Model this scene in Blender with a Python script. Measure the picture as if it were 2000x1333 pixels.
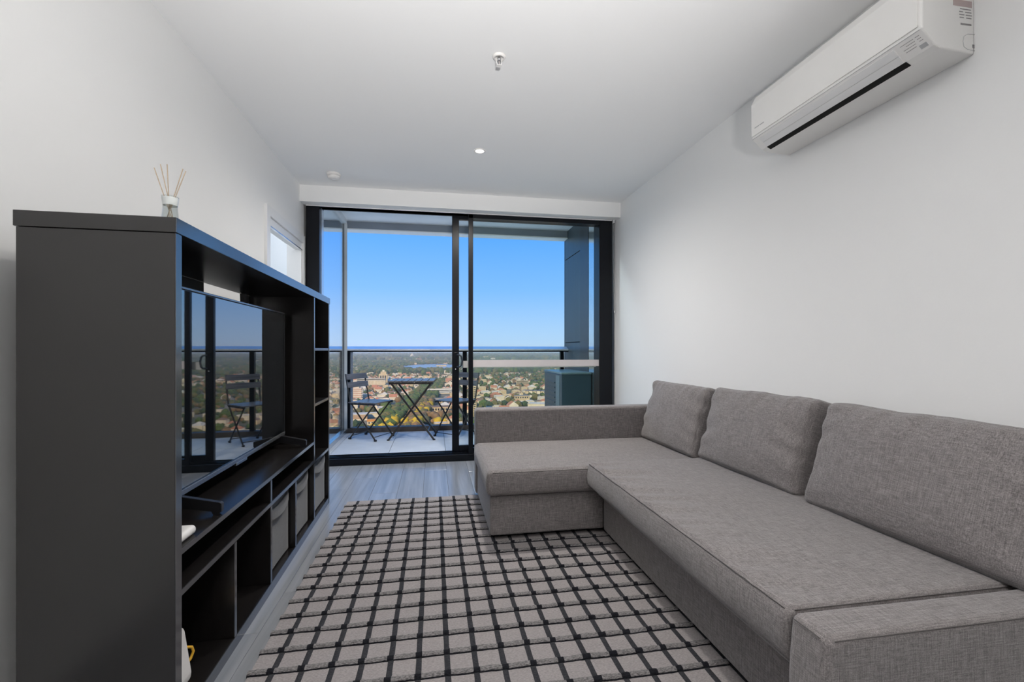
import bpy, bmesh, math, random
from mathutils import Vector, Matrix, noise

for o in list(bpy.data.objects):
    bpy.data.objects.remove(o, do_unlink=True)
SC = bpy.context.scene
COL = SC.collection
R = math.radians

# ------------------------------------------------------------------ camera, world, sun, exposure
CAM_H = 1.095
cam_d = bpy.data.cameras.new('camera')
cam_d.sensor_width = 36.0
cam_d.lens = 16.0
cam_d.shift_y = 0.00875
cam_d.clip_start = 0.05
cam_d.clip_end = 30000
cam = bpy.data.objects.new('camera', cam_d)
COL.objects.link(cam)
cam.location = (0, 0, CAM_H)
cam.rotation_euler = (R(90), 0, -math.atan(152 / 888.9))
SC.camera = cam

vs = SC.view_settings
vs.view_transform = 'Standard'
vs.look = 'None'
vs.exposure = 0.0
vs.gamma = 1.0
vs.use_curve_mapping = False
SC.cycles.max_bounces = 9
SC.cycles.diffuse_bounces = 5
SC.cycles.glossy_bounces = 3
SC.cycles.transmission_bounces = 4
SC.cycles.transparent_max_bounces = 20
SC.cycles.volume_bounces = 0
SC.cycles.caustics_reflective = False
SC.cycles.caustics_refractive = False
SC.cycles.adaptive_threshold = 0.1

world = bpy.data.worlds.new('sky')
SC.world = world
world.use_nodes = True
wn = world.node_tree
wn.nodes.clear()
_tc = wn.nodes.new('ShaderNodeTexCoord')
_sx = wn.nodes.new('ShaderNodeSeparateXYZ')
_rp = wn.nodes.new('ShaderNodeValToRGB')
_bg = wn.nodes.new('ShaderNodeBackground')
_ou = wn.nodes.new('ShaderNodeOutputWorld')
wn.links.new(_tc.outputs['Generated'], _sx.inputs[0])
wn.links.new(_sx.outputs['Z'], _rp.inputs['Fac'])
wn.links.new(_rp.outputs['Color'], _bg.inputs['Color'])
wn.links.new(_bg.outputs[0], _ou.inputs[0])
cr = _rp.color_ramp
cr.elements[0].position = 0.0
cr.elements[0].color = (0.56, 0.76, 1.05, 1)
cr.elements[1].position = 1.0
cr.elements[1].color = (0.07, 0.30, 1.00, 1)
for pos, colr in ((0.05, (0.46, 0.70, 1.10, 1)), (0.13, (0.26, 0.57, 1.15, 1)), (0.25, (0.125, 0.44, 1.15, 1))):
    e = cr.elements.new(pos)
    e.color = colr
_bg.inputs['Strength'].default_value = 1.0

sun_d = bpy.data.lights.new('sun', 'SUN')
sun_d.energy = 4.8
sun_d.color = (1.0, 0.79, 0.50)
sun_d.angle = R(0.6)
sun = bpy.data.objects.new('sun', sun_d)
COL.objects.link(sun)
sun.rotation_euler = Vector((0.42, 0.80, -0.50)).to_track_quat('-Z', 'Y').to_euler()


def lamp(name, loc, watts, col, radius=0.05, kind='POINT', spot=120, blend=0.6):
    d = bpy.data.lights.new(name, kind)
    d.energy = watts
    d.color = col
    d.shadow_soft_size = radius
    o = bpy.data.objects.new(name, d)
    if kind == 'SPOT':
        d.spot_size = R(spot)
        d.spot_blend = blend
    COL.objects.link(o)
    o.location = loc
    return o


WARM = (1.0, 0.955, 0.90)
# the window downlight, then unseen lamps added to fill room, balcony and bedroom
lamp('downlight_beam_window', (0.339, 3.43, 2.585), 150, WARM, 0.04, 'SPOT', 168, 0.85)
lamp('added_fill_middle', (0.05, 1.40, 2.585), 30, WARM, 0.04, 'SPOT', 165, 1.0)  # added fill for the sofa fronts, no fixture here
lamp('added_fill_rear', (0.339, -1.15, 2.585), 85, WARM, 0.04, 'SPOT', 165, 1.0)  # unseen fill added behind the camera to lift the room
lamp('added_balcony_fill', (-0.45, 4.93, 2.78), 70, (0.80, 0.90, 1.0), 0.05, 'SPOT', 150, 1.0)  # added to stand in for daylight bouncing off the balcony floor
lamp('added_balcony_fill', (1.05, 4.93, 2.78), 70, (0.80, 0.90, 1.0), 0.05, 'SPOT', 150, 1.0)  # second added balcony fill
lamp('added_bedroom_fill', (-2.9, 3.0, 2.2), 58, (0.84, 0.92, 1.0), 0.15)  # invented bulb, brightens the bedroom blind
# two unseen spots added behind the camera to brighten ceiling and upper walls
for elev, cone, watts in ((35, 70, 470), (60, 80, 330)):
    fill_spot = lamp('added_ceiling_fill', (0.10, -1.0, 1.0), watts, (1.0, 0.985, 0.97), 0.12, 'SPOT', cone, 1.0)
    fill_spot.rotation_euler = Vector((0, math.cos(R(elev)), math.sin(R(elev)))).to_track_quat('-Z', 'Y').to_euler()

# ------------------------------------------------------------------ material helpers


def lin(r, g, b):
    f = lambda c: (c / 255 / 12.92) if c / 255 <= 0.04045 else ((c / 255 + 0.055) / 1.055) ** 2.4
    return (f(r), f(g), f(b), 1.0)


MATS = {}


def nmat(name):
    m = bpy.data.materials.new(name)
    m.use_nodes = True
    nt = m.node_tree
    return m, nt, nt.nodes['Principled BSDF']


def pm(name, col, rough=0.5, metal=0.0, ior=1.5, var=0.0, vscale=(8, 8, 8), bump=0.0, bscale=None, detail=4, coord='Object', spec=0.5):
    """plain principled material with a little noise in colour and relief"""
    m, nt, p = nmat(name)
    p.inputs['Base Color'].default_value = col
    p.inputs['Roughness'].default_value = rough
    p.inputs['Metallic'].default_value = metal
    p.inputs['IOR'].default_value = ior
    p.inputs['Specular IOR Level'].default_value = spec
    if var > 0 or bump > 0:
        tc = nt.nodes.new('ShaderNodeTexCoord')
        mp = nt.nodes.new('ShaderNodeMapping')
        mp.inputs['Scale'].default_value = vscale
        nz = nt.nodes.new('ShaderNodeTexNoise')
        nz.inputs['Scale'].default_value = 1.0
        nz.inputs['Detail'].default_value = detail
        nt.links.new(tc.outputs[coord], mp.inputs[0])
        nt.links.new(mp.outputs[0], nz.inputs['Vector'])
        if var > 0:
            rp = nt.nodes.new('ShaderNodeValToRGB')
            a = [max(0, c * (1 - var)) for c in col[:3]] + [1]
            b = [min(1, c * (1 + var)) for c in col[:3]] + [1]
            rp.color_ramp.elements[0].position = 0.3
            rp.color_ramp.elements[1].position = 0.7
            rp.color_ramp.elements[0].color = a
            rp.color_ramp.elements[1].color = b
            nt.links.new(nz.outputs['Fac'], rp.inputs[0])
            nt.links.new(rp.outputs[0], p.inputs['Base Color'])
        if bump > 0:
            src = nz
            if bscale:
                mp2 = nt.nodes.new('ShaderNodeMapping')
                mp2.inputs['Scale'].default_value = bscale
                nt.links.new(tc.outputs[coord], mp2.inputs[0])
                src = nt.nodes.new('ShaderNodeTexNoise')
                src.inputs['Scale'].default_value = 1.0
                src.inputs['Detail'].default_value = 2
                nt.links.new(mp2.outputs[0], src.inputs['Vector'])
            bp = nt.nodes.new('ShaderNodeBump')
            bp.inputs['Strength'].default_value = 1.0
            bp.inputs['Distance'].default_value = bump
            nt.links.new(src.outputs['Fac'], bp.inputs['Height'])
            nt.links.new(bp.outputs[0], p.inputs['Normal'])
    MATS[name] = m
    return m


def wood_mat(name, dark, light, axis, rough, bump, ior=1.5, freq=60, spec=0.5):
    """wood: noise stretched along one axis of the object"""
    m, nt, p = nmat(name)
    p.inputs['Roughness'].default_value = rough
    p.inputs['IOR'].default_value = ior
    p.inputs['Specular IOR Level'].default_value = spec
    tc = nt.nodes.new('ShaderNodeTexCoord')
    oi = nt.nodes.new('ShaderNodeObjectInfo')
    ad = nt.nodes.new('ShaderNodeVectorMath')
    ad.operation = 'MULTIPLY_ADD'
    ad.inputs[1].default_value = (7, 7, 7)
    mp = nt.nodes.new('ShaderNodeMapping')
    s = [freq, freq, freq]
    s[axis] = freq / 28
    mp.inputs['Scale'].default_value = s
    nt.links.new(tc.outputs['Object'], ad.inputs[2])
    nt.links.new(oi.outputs['Random'], ad.inputs[0])
    nt.links.new(ad.outputs[0], mp.inputs[0])
    nz = nt.nodes.new('ShaderNodeTexNoise')
    nz.inputs['Scale'].default_value = 1
    nz.inputs['Detail'].default_value = 5
    nz.inputs['Distortion'].default_value = 0.4
    nt.links.new(mp.outputs[0], nz.inputs['Vector'])
    rp = nt.nodes.new('ShaderNodeValToRGB')
    rp.color_ramp.elements[0].position = 0.32
    rp.color_ramp.elements[1].position = 0.68
    rp.color_ramp.elements[0].color = dark
    rp.color_ramp.elements[1].color = light
    nt.links.new(nz.outputs['Fac'], rp.inputs[0])
    nt.links.new(rp.outputs[0], p.inputs['Base Color'])
    bp = nt.nodes.new('ShaderNodeBump')
    bp.inputs['Strength'].default_value = 1
    bp.inputs['Distance'].default_value = bump
    nt.links.new(nz.outputs['Fac'], bp.inputs['Height'])
    nt.links.new(bp.outputs[0], p.inputs['Normal'])
    MATS[name] = m
    return m


def linen_mat(name, ca, cb, cc):
    """slubby two-tone woven linen: crossed thread noise"""
    m, nt, p = nmat(name)
    p.inputs['Roughness'].default_value = 0.9
    p.inputs['Specular IOR Level'].default_value = 0.25
    p.inputs['Sheen Weight'].default_value = 0.25
    p.inputs['Sheen Roughness'].default_value = 0.5
    tc = nt.nodes.new('ShaderNodeTexCoord')
    outs = []
    for sc_ in ((420, 24, 420), (24, 420, 420), (420, 420, 20)):
        mp = nt.nodes.new('ShaderNodeMapping')
        mp.inputs['Scale'].default_value = sc_
        nt.links.new(tc.outputs['Object'], mp.inputs[0])
        nz = nt.nodes.new('ShaderNodeTexNoise')
        nz.inputs['Scale'].default_value = 1
        nz.inputs['Detail'].default_value = 2
        nt.links.new(mp.outputs[0], nz.inputs['Vector'])
        outs.append(nz)
    a1 = nt.nodes.new('ShaderNodeMath')
    a1.operation = 'ADD'
    nt.links.new(outs[0].outputs['Fac'], a1.inputs[0])
    nt.links.new(outs[1].outputs['Fac'], a1.inputs[1])
    a2 = nt.nodes.new('ShaderNodeMath')
    a2.operation = 'ADD'
    nt.links.new(a1.outputs[0], a2.inputs[0])
    nt.links.new(outs[2].outputs['Fac'], a2.inputs[1])
    dv = nt.nodes.new('ShaderNodeMath')
    dv.operation = 'DIVIDE'
    dv.inputs[1].default_value = 3.0
    nt.links.new(a2.outputs[0], dv.inputs[0])
    rp = nt.nodes.new('ShaderNodeValToRGB')
    rp.color_ramp.elements[0].position = 0.38
    rp.color_ramp.elements[1].position = 0.62
    rp.color_ramp.elements[0].color = ca
    rp.color_ramp.elements[1].color = cc
    e = rp.color_ramp.elements.new(0.5)
    e.color = cb
    nt.links.new(dv.outputs[0], rp.inputs[0])
    nt.links.new(rp.outputs[0], p.inputs['Base Color'])
    bp = nt.nodes.new('ShaderNodeBump')
    bp.inputs['Strength'].default_value = 0.6
    bp.inputs['Distance'].default_value = 0.0012
    nt.links.new(dv.outputs[0], bp.inputs['Height'])
    nt.links.new(bp.outputs[0], p.inputs['Normal'])
    MATS[name] = m
    return m


def glass_mat(name, tint, f0=0.0004, rough=0.0):
    m = bpy.data.materials.new(name)
    m.use_nodes = True
    nt = m.node_tree
    nt.nodes.clear()
    out = nt.nodes.new('ShaderNodeOutputMaterial')
    mix = nt.nodes.new('ShaderNodeMixShader')
    tr = nt.nodes.new('ShaderNodeBsdfTransparent')
    tr.inputs[0].default_value = tint
    gl = nt.nodes.new('ShaderNodeBsdfGlossy')
    gl.inputs['Roughness'].default_value = rough
    lw_ = nt.nodes.new('ShaderNodeLayerWeight')
    lw_.inputs['Blend'].default_value = 0.5
    pw = nt.nodes.new('ShaderNodeMath')
    pw.operation = 'POWER'
    pw.inputs[1].default_value = 5.0
    ma = nt.nodes.new('ShaderNodeMath')
    ma.operation = 'MULTIPLY_ADD'
    ma.inputs[1].default_value = 0.85
    ma.inputs[2].default_value = f0
    nt.links.new(lw_.outputs['Facing'], pw.inputs[0])
    nt.links.new(pw.outputs[0], ma.inputs[0])
    nt.links.new(ma.outputs[0], mix.inputs[0])
    nt.links.new(tr.outputs[0], mix.inputs[1])
    nt.links.new(gl.outputs[0], mix.inputs[2])
    nt.links.new(mix.outputs[0], out.inputs[0])
    MATS[name] = m
    return m


def emit_mat(name, col, strength):
    m = bpy.data.materials.new(name)
    m.use_nodes = True
    nt = m.node_tree
    nt.nodes.clear()
    out = nt.nodes.new('ShaderNodeOutputMaterial')
    em = nt.nodes.new('ShaderNodeEmission')
    em.inputs[0].default_value = col
    em.inputs[1].default_value = strength
    nt.links.new(em.outputs[0], out.inputs[0])
    MATS[name] = m
    return m


WALL = pm('wall_paint', (0.88, 0.88, 0.875, 1), 0.85, bump=0.0002, vscale=(90, 90, 90), spec=0.3)
CEIL = pm('ceiling_paint', (0.90, 0.90, 0.90, 1), 0.9, bump=0.0002, vscale=(60, 60, 60), spec=0.2)
TRIMW = pm('white_gloss_trim', (0.83, 0.83, 0.83, 1), 0.35)
PLANK = wood_mat('grey_oak_plank', (0.21, 0.22, 0.24, 1), (0.31, 0.32, 0.34, 1), 1, 0.24, 0.0004, 1.6, 22, 0.8)
BLACKM = pm('black_powder_coat', (0.004, 0.005, 0.008, 1), 0.30, bump=0.00005, vscale=(300, 300, 300), spec=0.25)
RAILM = pm('charcoal_rail_metal', (0.03, 0.032, 0.036, 1), 0.22, var=0.1, vscale=(4, 4, 4))
ALU = pm('brushed_aluminium', (0.62, 0.63, 0.65, 1), 0.25, 0.9, var=0.06, vscale=(2, 60, 2))
CLEAR = glass_mat('clear_glass', (0.97, 0.985, 0.98, 1))
TINT = glass_mat('green_tinted_glass', (0.955, 0.985, 0.965, 1))
BALUS = glass_mat('balustrade_glass', (0.95, 0.97, 0.95, 1))
FROST = pm('frosted_band', (0.62, 0.58, 0.58, 1), 0.6, var=0.03)
CABV = wood_mat('black_brown_veneer_vertical', (0.0085, 0.0075, 0.0075, 1), (0.0125, 0.011, 0.0105, 1), 2, 0.24, 0.00005, 1.7, 110, 0.5)
CABH = wood_mat('black_brown_veneer_lengthwise', (0.0085, 0.0075, 0.0075, 1), (0.0125, 0.011, 0.0105, 1), 1, 0.24, 0.00005, 1.7, 110, 0.5)
LINEN = linen_mat('grey_linen_weave', (0.118, 0.107, 0.108, 1), (0.208, 0.190, 0.189, 1), (0.315, 0.290, 0.286, 1))
SEAM = pm('dark_seam_thread', (0.085, 0.078, 0.077, 1), 0.9, var=0.1)
BLACKP = pm('black_plastic', (0.012, 0.012, 0.014, 1), 0.3, var=0.1)
WHITEP = pm('white_plastic', (0.78, 0.76, 0.74, 1), 0.4, var=0.02)
ACW = pm('air_conditioner_white', (0.86, 0.85, 0.83, 1), 0.45, var=0.01)
ACG = pm('air_conditioner_flap', (0.80, 0.80, 0.80, 1), 0.4, var=0.01)
PRINT = pm('grey_print', (0.30, 0.29, 0.29, 1), 0.7, var=0.05)
PRINTP = pm('pink_grey_print', (0.52, 0.42, 0.41, 1), 0.7, var=0.05)
PRINTL = pm('pale_grey_print', (0.48, 0.49, 0.50, 1), 0.6, var=0.05)

# ------------------------------------------------------------------ mesh helpers


class MB:
    def __init__(s):
        s.v = []
        s.f = []
        s.m = []

    def add(s, vs_, fs, mi=0):
        n = len(s.v)
        s.v += [tuple(p) for p in vs_]
        s.f += [tuple(i + n for i in q) for q in fs]
        s.m += [mi] * len(fs)
        return s

    def box(s, x0, x1, y0, y1, z0, z1, mi=0):
        return s.add([(x0, y0, z0), (x1, y0, z0), (x1, y1, z0), (x0, y1, z0), (x0, y0, z1), (x1, y0, z1), (x1, y1, z1), (x0, y1, z1)],
                     [(3, 2, 1, 0), (4, 5, 6, 7), (0, 1, 5, 4), (1, 2, 6, 5), (2, 3, 7, 6), (3, 0, 4, 7)], mi)

    def tube(s, pts, r, n=8, mi=0, closed=False):
        P = [Vector(p) for p in pts]
        k = len(P)
        rings = []
        up = None
        for i in range(k):
            a = P[(i - 1) % k] if (i > 0 or closed) else P[i]
            b = P[(i + 1) % k] if (i < k - 1 or closed) else P[i]
            t = (b - a).normalized()
            if up is None:
                up = Vector((0, 0, 1)) if abs(t.z) < 0.9 else Vector((1, 0, 0))
            e1 = t.cross(up).normalized()
            e2 = e1.cross(t).normalized()
            up = e2
            rr = r[i] if isinstance(r, (list, tuple)) else r
            rings.append([P[i] + e1 * (rr * math.cos(2 * math.pi * j / n)) + e2 * (rr * math.sin(2 * math.pi * j / n)) for j in range(n)])
        vs_ = [p for rg in rings for p in rg]
        fs = []
        for i in range(k - 1 + (1 if closed else 0)):
            i2 = (i + 1) % k
            for j in range(n):
                fs.append((i * n + j, i2 * n + j, i2 * n + (j + 1) % n, i * n + (j + 1) % n))
        if not closed:
            fs.append(tuple(range(n)))
            fs.append(tuple((k - 1) * n + j for j in reversed(range(n))))
        return s.add(vs_, fs, mi)

    def bar(s, p0, p1, w, d, up=(0, 0, 1), mi=0):
        """rectangular bar from p0 to p1, w across, d along the up side"""
        a, b = Vector(p0), Vector(p1)
        t = (b - a).normalized()
        u = Vector(up)
        e1 = t.cross(u).normalized() * (w / 2)
        e2 = e1.cross(t).normalized() * (d / 2)
        vs_ = [a - e1 - e2, a + e1 - e2, a + e1 + e2, a - e1 + e2, b - e1 - e2, b + e1 - e2, b + e1 + e2, b - e1 + e2]
        return s.add(vs_, [(3, 2, 1, 0), (4, 5, 6, 7), (0, 1, 5, 4), (1, 2, 6, 5), (2, 3, 7, 6), (3, 0, 4, 7)], mi)

    def lathe(s, prof, n=24, mi=0, cap=True):
        vs_ = []
        for r, z in prof:
            for j in range(n):
                a = 2 * math.pi * j / n
                vs_.append((r * math.cos(a), r * math.sin(a), z))
        fs = []
        for i in range(len(prof) - 1):
            for j in range(n):
                fs.append((i * n + j, i * n + (j + 1) % n, (i + 1) * n + (j + 1) % n, (i + 1) * n + j))
        if cap:
            fs.append(tuple(reversed(range(n))))
            fs.append(tuple((len(prof) - 1) * n + j for j in range(n)))
        return s.add(vs_, fs, mi)

    def prism(s, poly, axis, a, b, mi=0):
        """poly of 2-d points extruded along an axis (0 x, 1 y, 2 z) from a to b"""
        n = len(poly)

        def mk(p, t):
            if axis == 0:
                return (t, p[0], p[1])
            if axis == 1:
                return (p[0], t, p[1])
            return (p[0], p[1], t)
        vs_ = [mk(p, a) for p in poly] + [mk(p, b) for p in poly]
        fs = [tuple(reversed(range(n))), tuple(range(n, 2 * n))]
        for i in range(n):
            fs.append((i, (i + 1) % n, n + (i + 1) % n, n + i))
        return s.add(vs_, fs, mi)

    def mesh(s, name, mats, smooth=False, bevel=0.0, seg=2, recalc=True):
        me = bpy.data.meshes.new(name)
        me.from_pydata(s.v, [], s.f)
        if not isinstance(mats, (list, tuple)):
            mats = [mats]
        for m in mats:
            me.materials.append(m)
        me.polygons.foreach_set('material_index', s.m)
        if recalc or bevel > 0:
            bm = bmesh.new()
            bm.from_mesh(me)
            if recalc:
                bmesh.ops.recalc_face_normals(bm, faces=bm.faces)
            if bevel > 0:
                bmesh.ops.bevel(bm, geom=[e for e in bm.edges if e.is_manifold and e.calc_face_angle(0) > 0.5], offset=bevel, segments=seg, affect='EDGES', profile=0.5, clamp_overlap=True)
            bm.to_mesh(me)
            bm.free()
        if smooth:
            me.polygons.foreach_set('use_smooth', [True] * len(me.polygons))
        me.update()
        return me

    def obj(s, name, mats, parent=None, smooth=False, bevel=0.0, seg=2, recalc=True):
        return link(name, s.mesh(name, mats, smooth, bevel, seg, recalc), parent)


def link(name, me, parent=None):
    o = bpy.data.objects.new(name, me)
    COL.objects.link(o)
    if parent is not None:
        o.parent = parent
    return o


def tag(o, label=None, cat=None, group=None, kind=None):
    if label:
        o['label'] = label
    if cat:
        o['category'] = cat
    if group:
        o['group'] = group
    if kind:
        o['kind'] = kind
    return o


def thing(name, loc, label, cat, rz=0.0, group=None):
    o = bpy.data.objects.new(name, None)
    COL.objects.link(o)
    o.location = loc
    o.rotation_euler = (0, 0, rz)
    return tag(o, label, cat, group)


def struct(name, mb, mats, label=None, **kw):
    o = mb.obj(name, mats, **kw)
    o['kind'] = 'structure'
    if label:
        o['label'] = label
    return o


def bx(name, mat, parent, x0, x1, y0, y1, z0, z1, bevel=0.0, seg=2):
    return MB().box(x0, x1, y0, y1, z0, z1).obj(name, mat, parent, bevel=bevel, seg=seg)


def axis_samples(h, r, n, k=4):
    """sample positions along one axis of a soft box: dense in the rounded ends"""
    a = []
    for i in range(k):
        a.append(-h + r * (1 - math.cos(0.5 * math.pi * i / k)) if False else -h + r * i / k)
    for i in range(n + 1):
        a.append(-(h - r) + 2 * (h - r) * i / n)
    for i in range(1, k + 1):
        a.append(h - r + r * i / k)
    return a


def soft_box(hx, hy, hz, r, n, fn=None, k=4):
    """rounded box as one closed surface; fn(p, (u, v, w)) may push the points about"""
    xs, ys, zs = axis_samples(hx, r, n[0], k), axis_samples(hy, r, n[1], k), axis_samples(hz, r, n[2], k)
    verts, index, faces = [], {}, []

    def vid(i, j, l):
        key = (i, j, l)
        if key in index:
            return index[key]
        q = Vector((xs[i], ys[j], zs[l]))
        inner = Vector((max(-hx + r, min(hx - r, q.x)), max(-hy + r, min(hy - r, q.y)), max(-hz + r, min(hz - r, q.z))))
        d = q - inner
        if d.length > 1e-9:
            # map the square corner onto the rounding
            q = inner + d.normalized() * r
        uvw = (xs[i] / hx, ys[j] / hy, zs[l] / hz)
        if fn:
            q = fn(q, uvw)
        index[key] = len(verts)
        verts.append(tuple(q))
        return index[key]
    nx, ny, nz = len(xs) - 1, len(ys) - 1, len(zs) - 1
    for i in range(nx):
        for j in range(ny):
            faces.append((vid(i, j, 0), vid(i, j + 1, 0), vid(i + 1, j + 1, 0), vid(i + 1, j, 0)))
            faces.append((vid(i, j, nz), vid(i + 1, j, nz), vid(i + 1, j + 1, nz), vid(i, j + 1, nz)))
    for i in range(nx):
        for l in range(nz):
            faces.append((vid(i, 0, l), vid(i + 1, 0, l), vid(i + 1, 0, l + 1), vid(i, 0, l + 1)))
            faces.append((vid(i, ny, l), vid(i, ny, l + 1), vid(i + 1, ny, l + 1), vid(i + 1, ny, l)))
    for j in range(ny):
        for l in range(nz):
            faces.append((vid(0, j, l), vid(0, j, l + 1), vid(0, j + 1, l + 1), vid(0, j + 1, l)))
            faces.append((vid(nx, j, l), vid(nx, j + 1, l), vid(nx, j + 1, l + 1), vid(nx, j, l + 1)))
    mb = MB()
    mb.add(verts, faces)
    return mb


def nz3(x, y, z=0.0):
    return noise.noise(Vector((x, y, z)))


def sub(child, part):
    """make a piece of a thing a piece of one of its parts instead"""
    child.location = child.location - part.location
    child.parent = part
    return child


def copy_tree(o, parent=None):
    c = o.copy()
    COL.objects.link(c)
    c.parent = parent
    for ch in list(o.children):
        copy_tree(ch, c)
    return c


# ------------------------------------------------------------------ room shell
LX, RX, HZ = -1.206, 1.878, 2.60
HY = 4.40            # bulkhead face over the window
BACK = -3.6
OP0, OP1, OPZ = 3.60, 4.45, 2.06   # opening in the left wall

# floor: planks of their own over a dark subfloor
fl = struct('floor', MB().box(LX - 0.2, RX + 0.2, BACK - 0.2, 4.56, -0.20, -0.014), pm('dark_subfloor', (0.012, 0.012, 0.013, 1), 0.9, var=0.1), 'grey oak plank floor of the living room')
random.seed(4)
PW = 0.1945
row_edges = [0.305 + PW * i for i in range(-8, 9)]
joints = {-5: 4.045, -4: 3.59, -3: 4.34, -2: 4.20, -1: 3.45, 0: 4.1, -6: 3.75}
plank_mesh = {}
for i in range(-8, 9):
    x0 = max(LX, 0.305 + PW * i)
    x1 = min(RX, 0.305 + PW * (i + 1))
    if x1 - x0 < 0.01:
        continue
    cuts = []
    y = joints.get(i, 3.3 + random.random())
    while y > BACK:
        cuts.append(y)
        y -= 1.85
    ys = [4.50] + cuts + [BACK]
    for a, b in zip(ys[:-1], ys[1:]):
        key = (round(x1 - x0, 4), round(a - b, 4))
        if key not in plank_mesh:
            w, l = key
            plank_mesh[key] = MB().box(0.0006, w - 0.0006, 0.0006, l - 0.0006, -0.013, 0.0).mesh('plank', PLANK, bevel=0.0012, seg=1)
        o = link('plank', plank_mesh[key], fl)
        o.location = (x0, b, random.uniform(-0.0002, 0.0002))

struct('ceiling', MB().box(-6.0, 6.0, BACK - 0.2, HY + 0.3, HZ, HZ + 0.25), CEIL, 'smooth white painted ceiling')
WR = struct('wall_right', MB().box(RX, RX + 0.25, BACK - 0.2, 4.72, -0.2, HZ), WALL, 'white wall behind the grey corner sofa')
# left wall with the bedroom opening
lw = MB()
lw.box(LX - 0.12, LX, BACK - 0.2, OP0, -0.2, HZ)
lw.box(LX - 0.12, LX, OP1, 4.70, -0.2, HZ)
lw.box(LX - 0.12, LX, OP0, OP1, OPZ, HZ)
struct('wall_left', lw, WALL, 'white wall behind the dark media shelf')
struct('wall_back', MB().box(-4.6, RX + 0.25, BACK - 0.2, BACK, -0.2, HZ), WALL, 'white wall at the far end of the room')
struct('wall_bulkhead', MB().box(LX, RX, HY, HY + 0.10, 2.45, HZ), WALL, 'white bulkhead above the sliding balcony door')
struct('wall_pelmet_top', MB().box(LX, RX, HY + 0.10, 4.70, 2.47, HZ), WALL, 'underside of the bulkhead above the door')

# bedroom behind the opening
bd = MB()
bd.box(-4.6, -4.4, 1.0, 4.7, -0.2, HZ)
bd.box(-4.4, LX - 0.12, 0.8, 1.0, -0.2, HZ)
struct('wall_bedroom', bd, WALL, 'white bedroom wall seen through the opening')
struct('floor_bedroom', MB().box(-4.4, LX - 0.12, 1.0, 4.6, -0.2, 0.0), pm('bedroom_carpet', (0.22, 0.21, 0.2, 1), 0.95, bump=0.003, vscale=(200, 200, 200)), 'carpet of the bedroom behind the opening')
blm = pm('bedroom_blind_fabric', (0.86, 0.89, 0.93, 1), 0.9, var=0.01, vscale=(3, 3, 3))
blm.node_tree.nodes['Principled BSDF'].inputs['Transmission Weight'].default_value = 0.0
struct('window_2', MB().box(-4.4, LX - 0.12, 4.56, 4.57, 0.0, HZ), blm, 'pale closed blind of the bedroom window')
# door opening: architrave, head track, reveal
dr = thing('door_1', (0, 0, 0), 'white architrave around the opening into the bedroom', None)
dr['kind'] = 'structure'
bx('architrave', TRIMW, dr, LX, LX + 0.022, OP0 - 0.075, OP0 - 0.005, 0, OPZ + 0.09, 0.002)
bx('architrave', TRIMW, dr, LX, LX + 0.022, OP1 + 0.005, OP1 + 0.055, 0, OPZ + 0.09, 0.002)
bx('architrave', TRIMW, dr, LX, LX + 0.022, OP0 - 0.005, OP1 + 0.005, OPZ + 0.02, OPZ + 0.09, 0.002)
bx('jamb_lining', TRIMW, dr, LX - 0.12, LX + 0.005, OP1 - 0.012, OP1 + 0.004, 0, OPZ, 0.001)
bx('jamb_lining', TRIMW, dr, LX - 0.12, LX + 0.005, OP0 - 0.004, OP0 + 0.012, 0, OPZ, 0.001)
bx('door_track', TRIMW, dr, LX - 0.055, LX + 0.008, OP0, OP1, OPZ - 0.045, OPZ + 0.02, 0.002)
bx('track_lip', ALU, dr, LX - 0.005, LX + 0.013, OP0, OP1, OPZ - 0.052, OPZ - 0.043)

# ------------------------------------------------------------------ balcony door
DX0, DX1 = -1.185, 1.840
D = thing('door_2', (0, 0, 0), 'black framed sliding glass door standing open to the balcony', None)
D['kind'] = 'structure'
FJ = bx('frame_jamb', BLACKM, D, -1.185, -1.065, 4.53, 4.70, 0.0, 2.465, 0.003)
sub(bx('jamb_strip', ALU, D, -1.066, -1.062, 4.60, 4.685, 0.09, 2.45), FJ)
bx('frame_jamb', BLACKM, D, 1.700, 1.840, 4.53, 4.70, 0.0, 2.465, 0.003)
bx('frame_head', BLACKM, D, 0.336, 1.700, 4.53, 4.60, 2.408, 2.468, 0.002)
FS = bx('frame_sill', BLACKM, D, -1.065, 1.700, 4.51, 4.70, 0.0, 0.062, 0.003)
for yy in (4.555, 4.60, 4.66):
    sub(bx('sill_track', BLACKM, D, -1.065, 1.700, yy - 0.004, yy + 0.004, 0.062, 0.072), FS)
# fixed leaf (inner track)
bx('fixed_stile', BLACKM, D, 0.337, 0.382, 4.53, 4.57, 0.062, 2.468, 0.002)
bx('fixed_rail', BLACKM, D, 0.382, 1.700, 4.53, 4.57, 0.062, 0.12, 0.002)
FP = bx('fixed_pane', TINT, D, 0.382, 1.700, 4.547, 4.553, 0.12, 2.408)
fb = bx('frosted_strip', FROST, D, 0.382, 1.700, 4.5445, 4.5465, 0.926, 0.994)
sub(fb, FP)['label'] = 'frosted visibility strip across the fixed pane'
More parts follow.
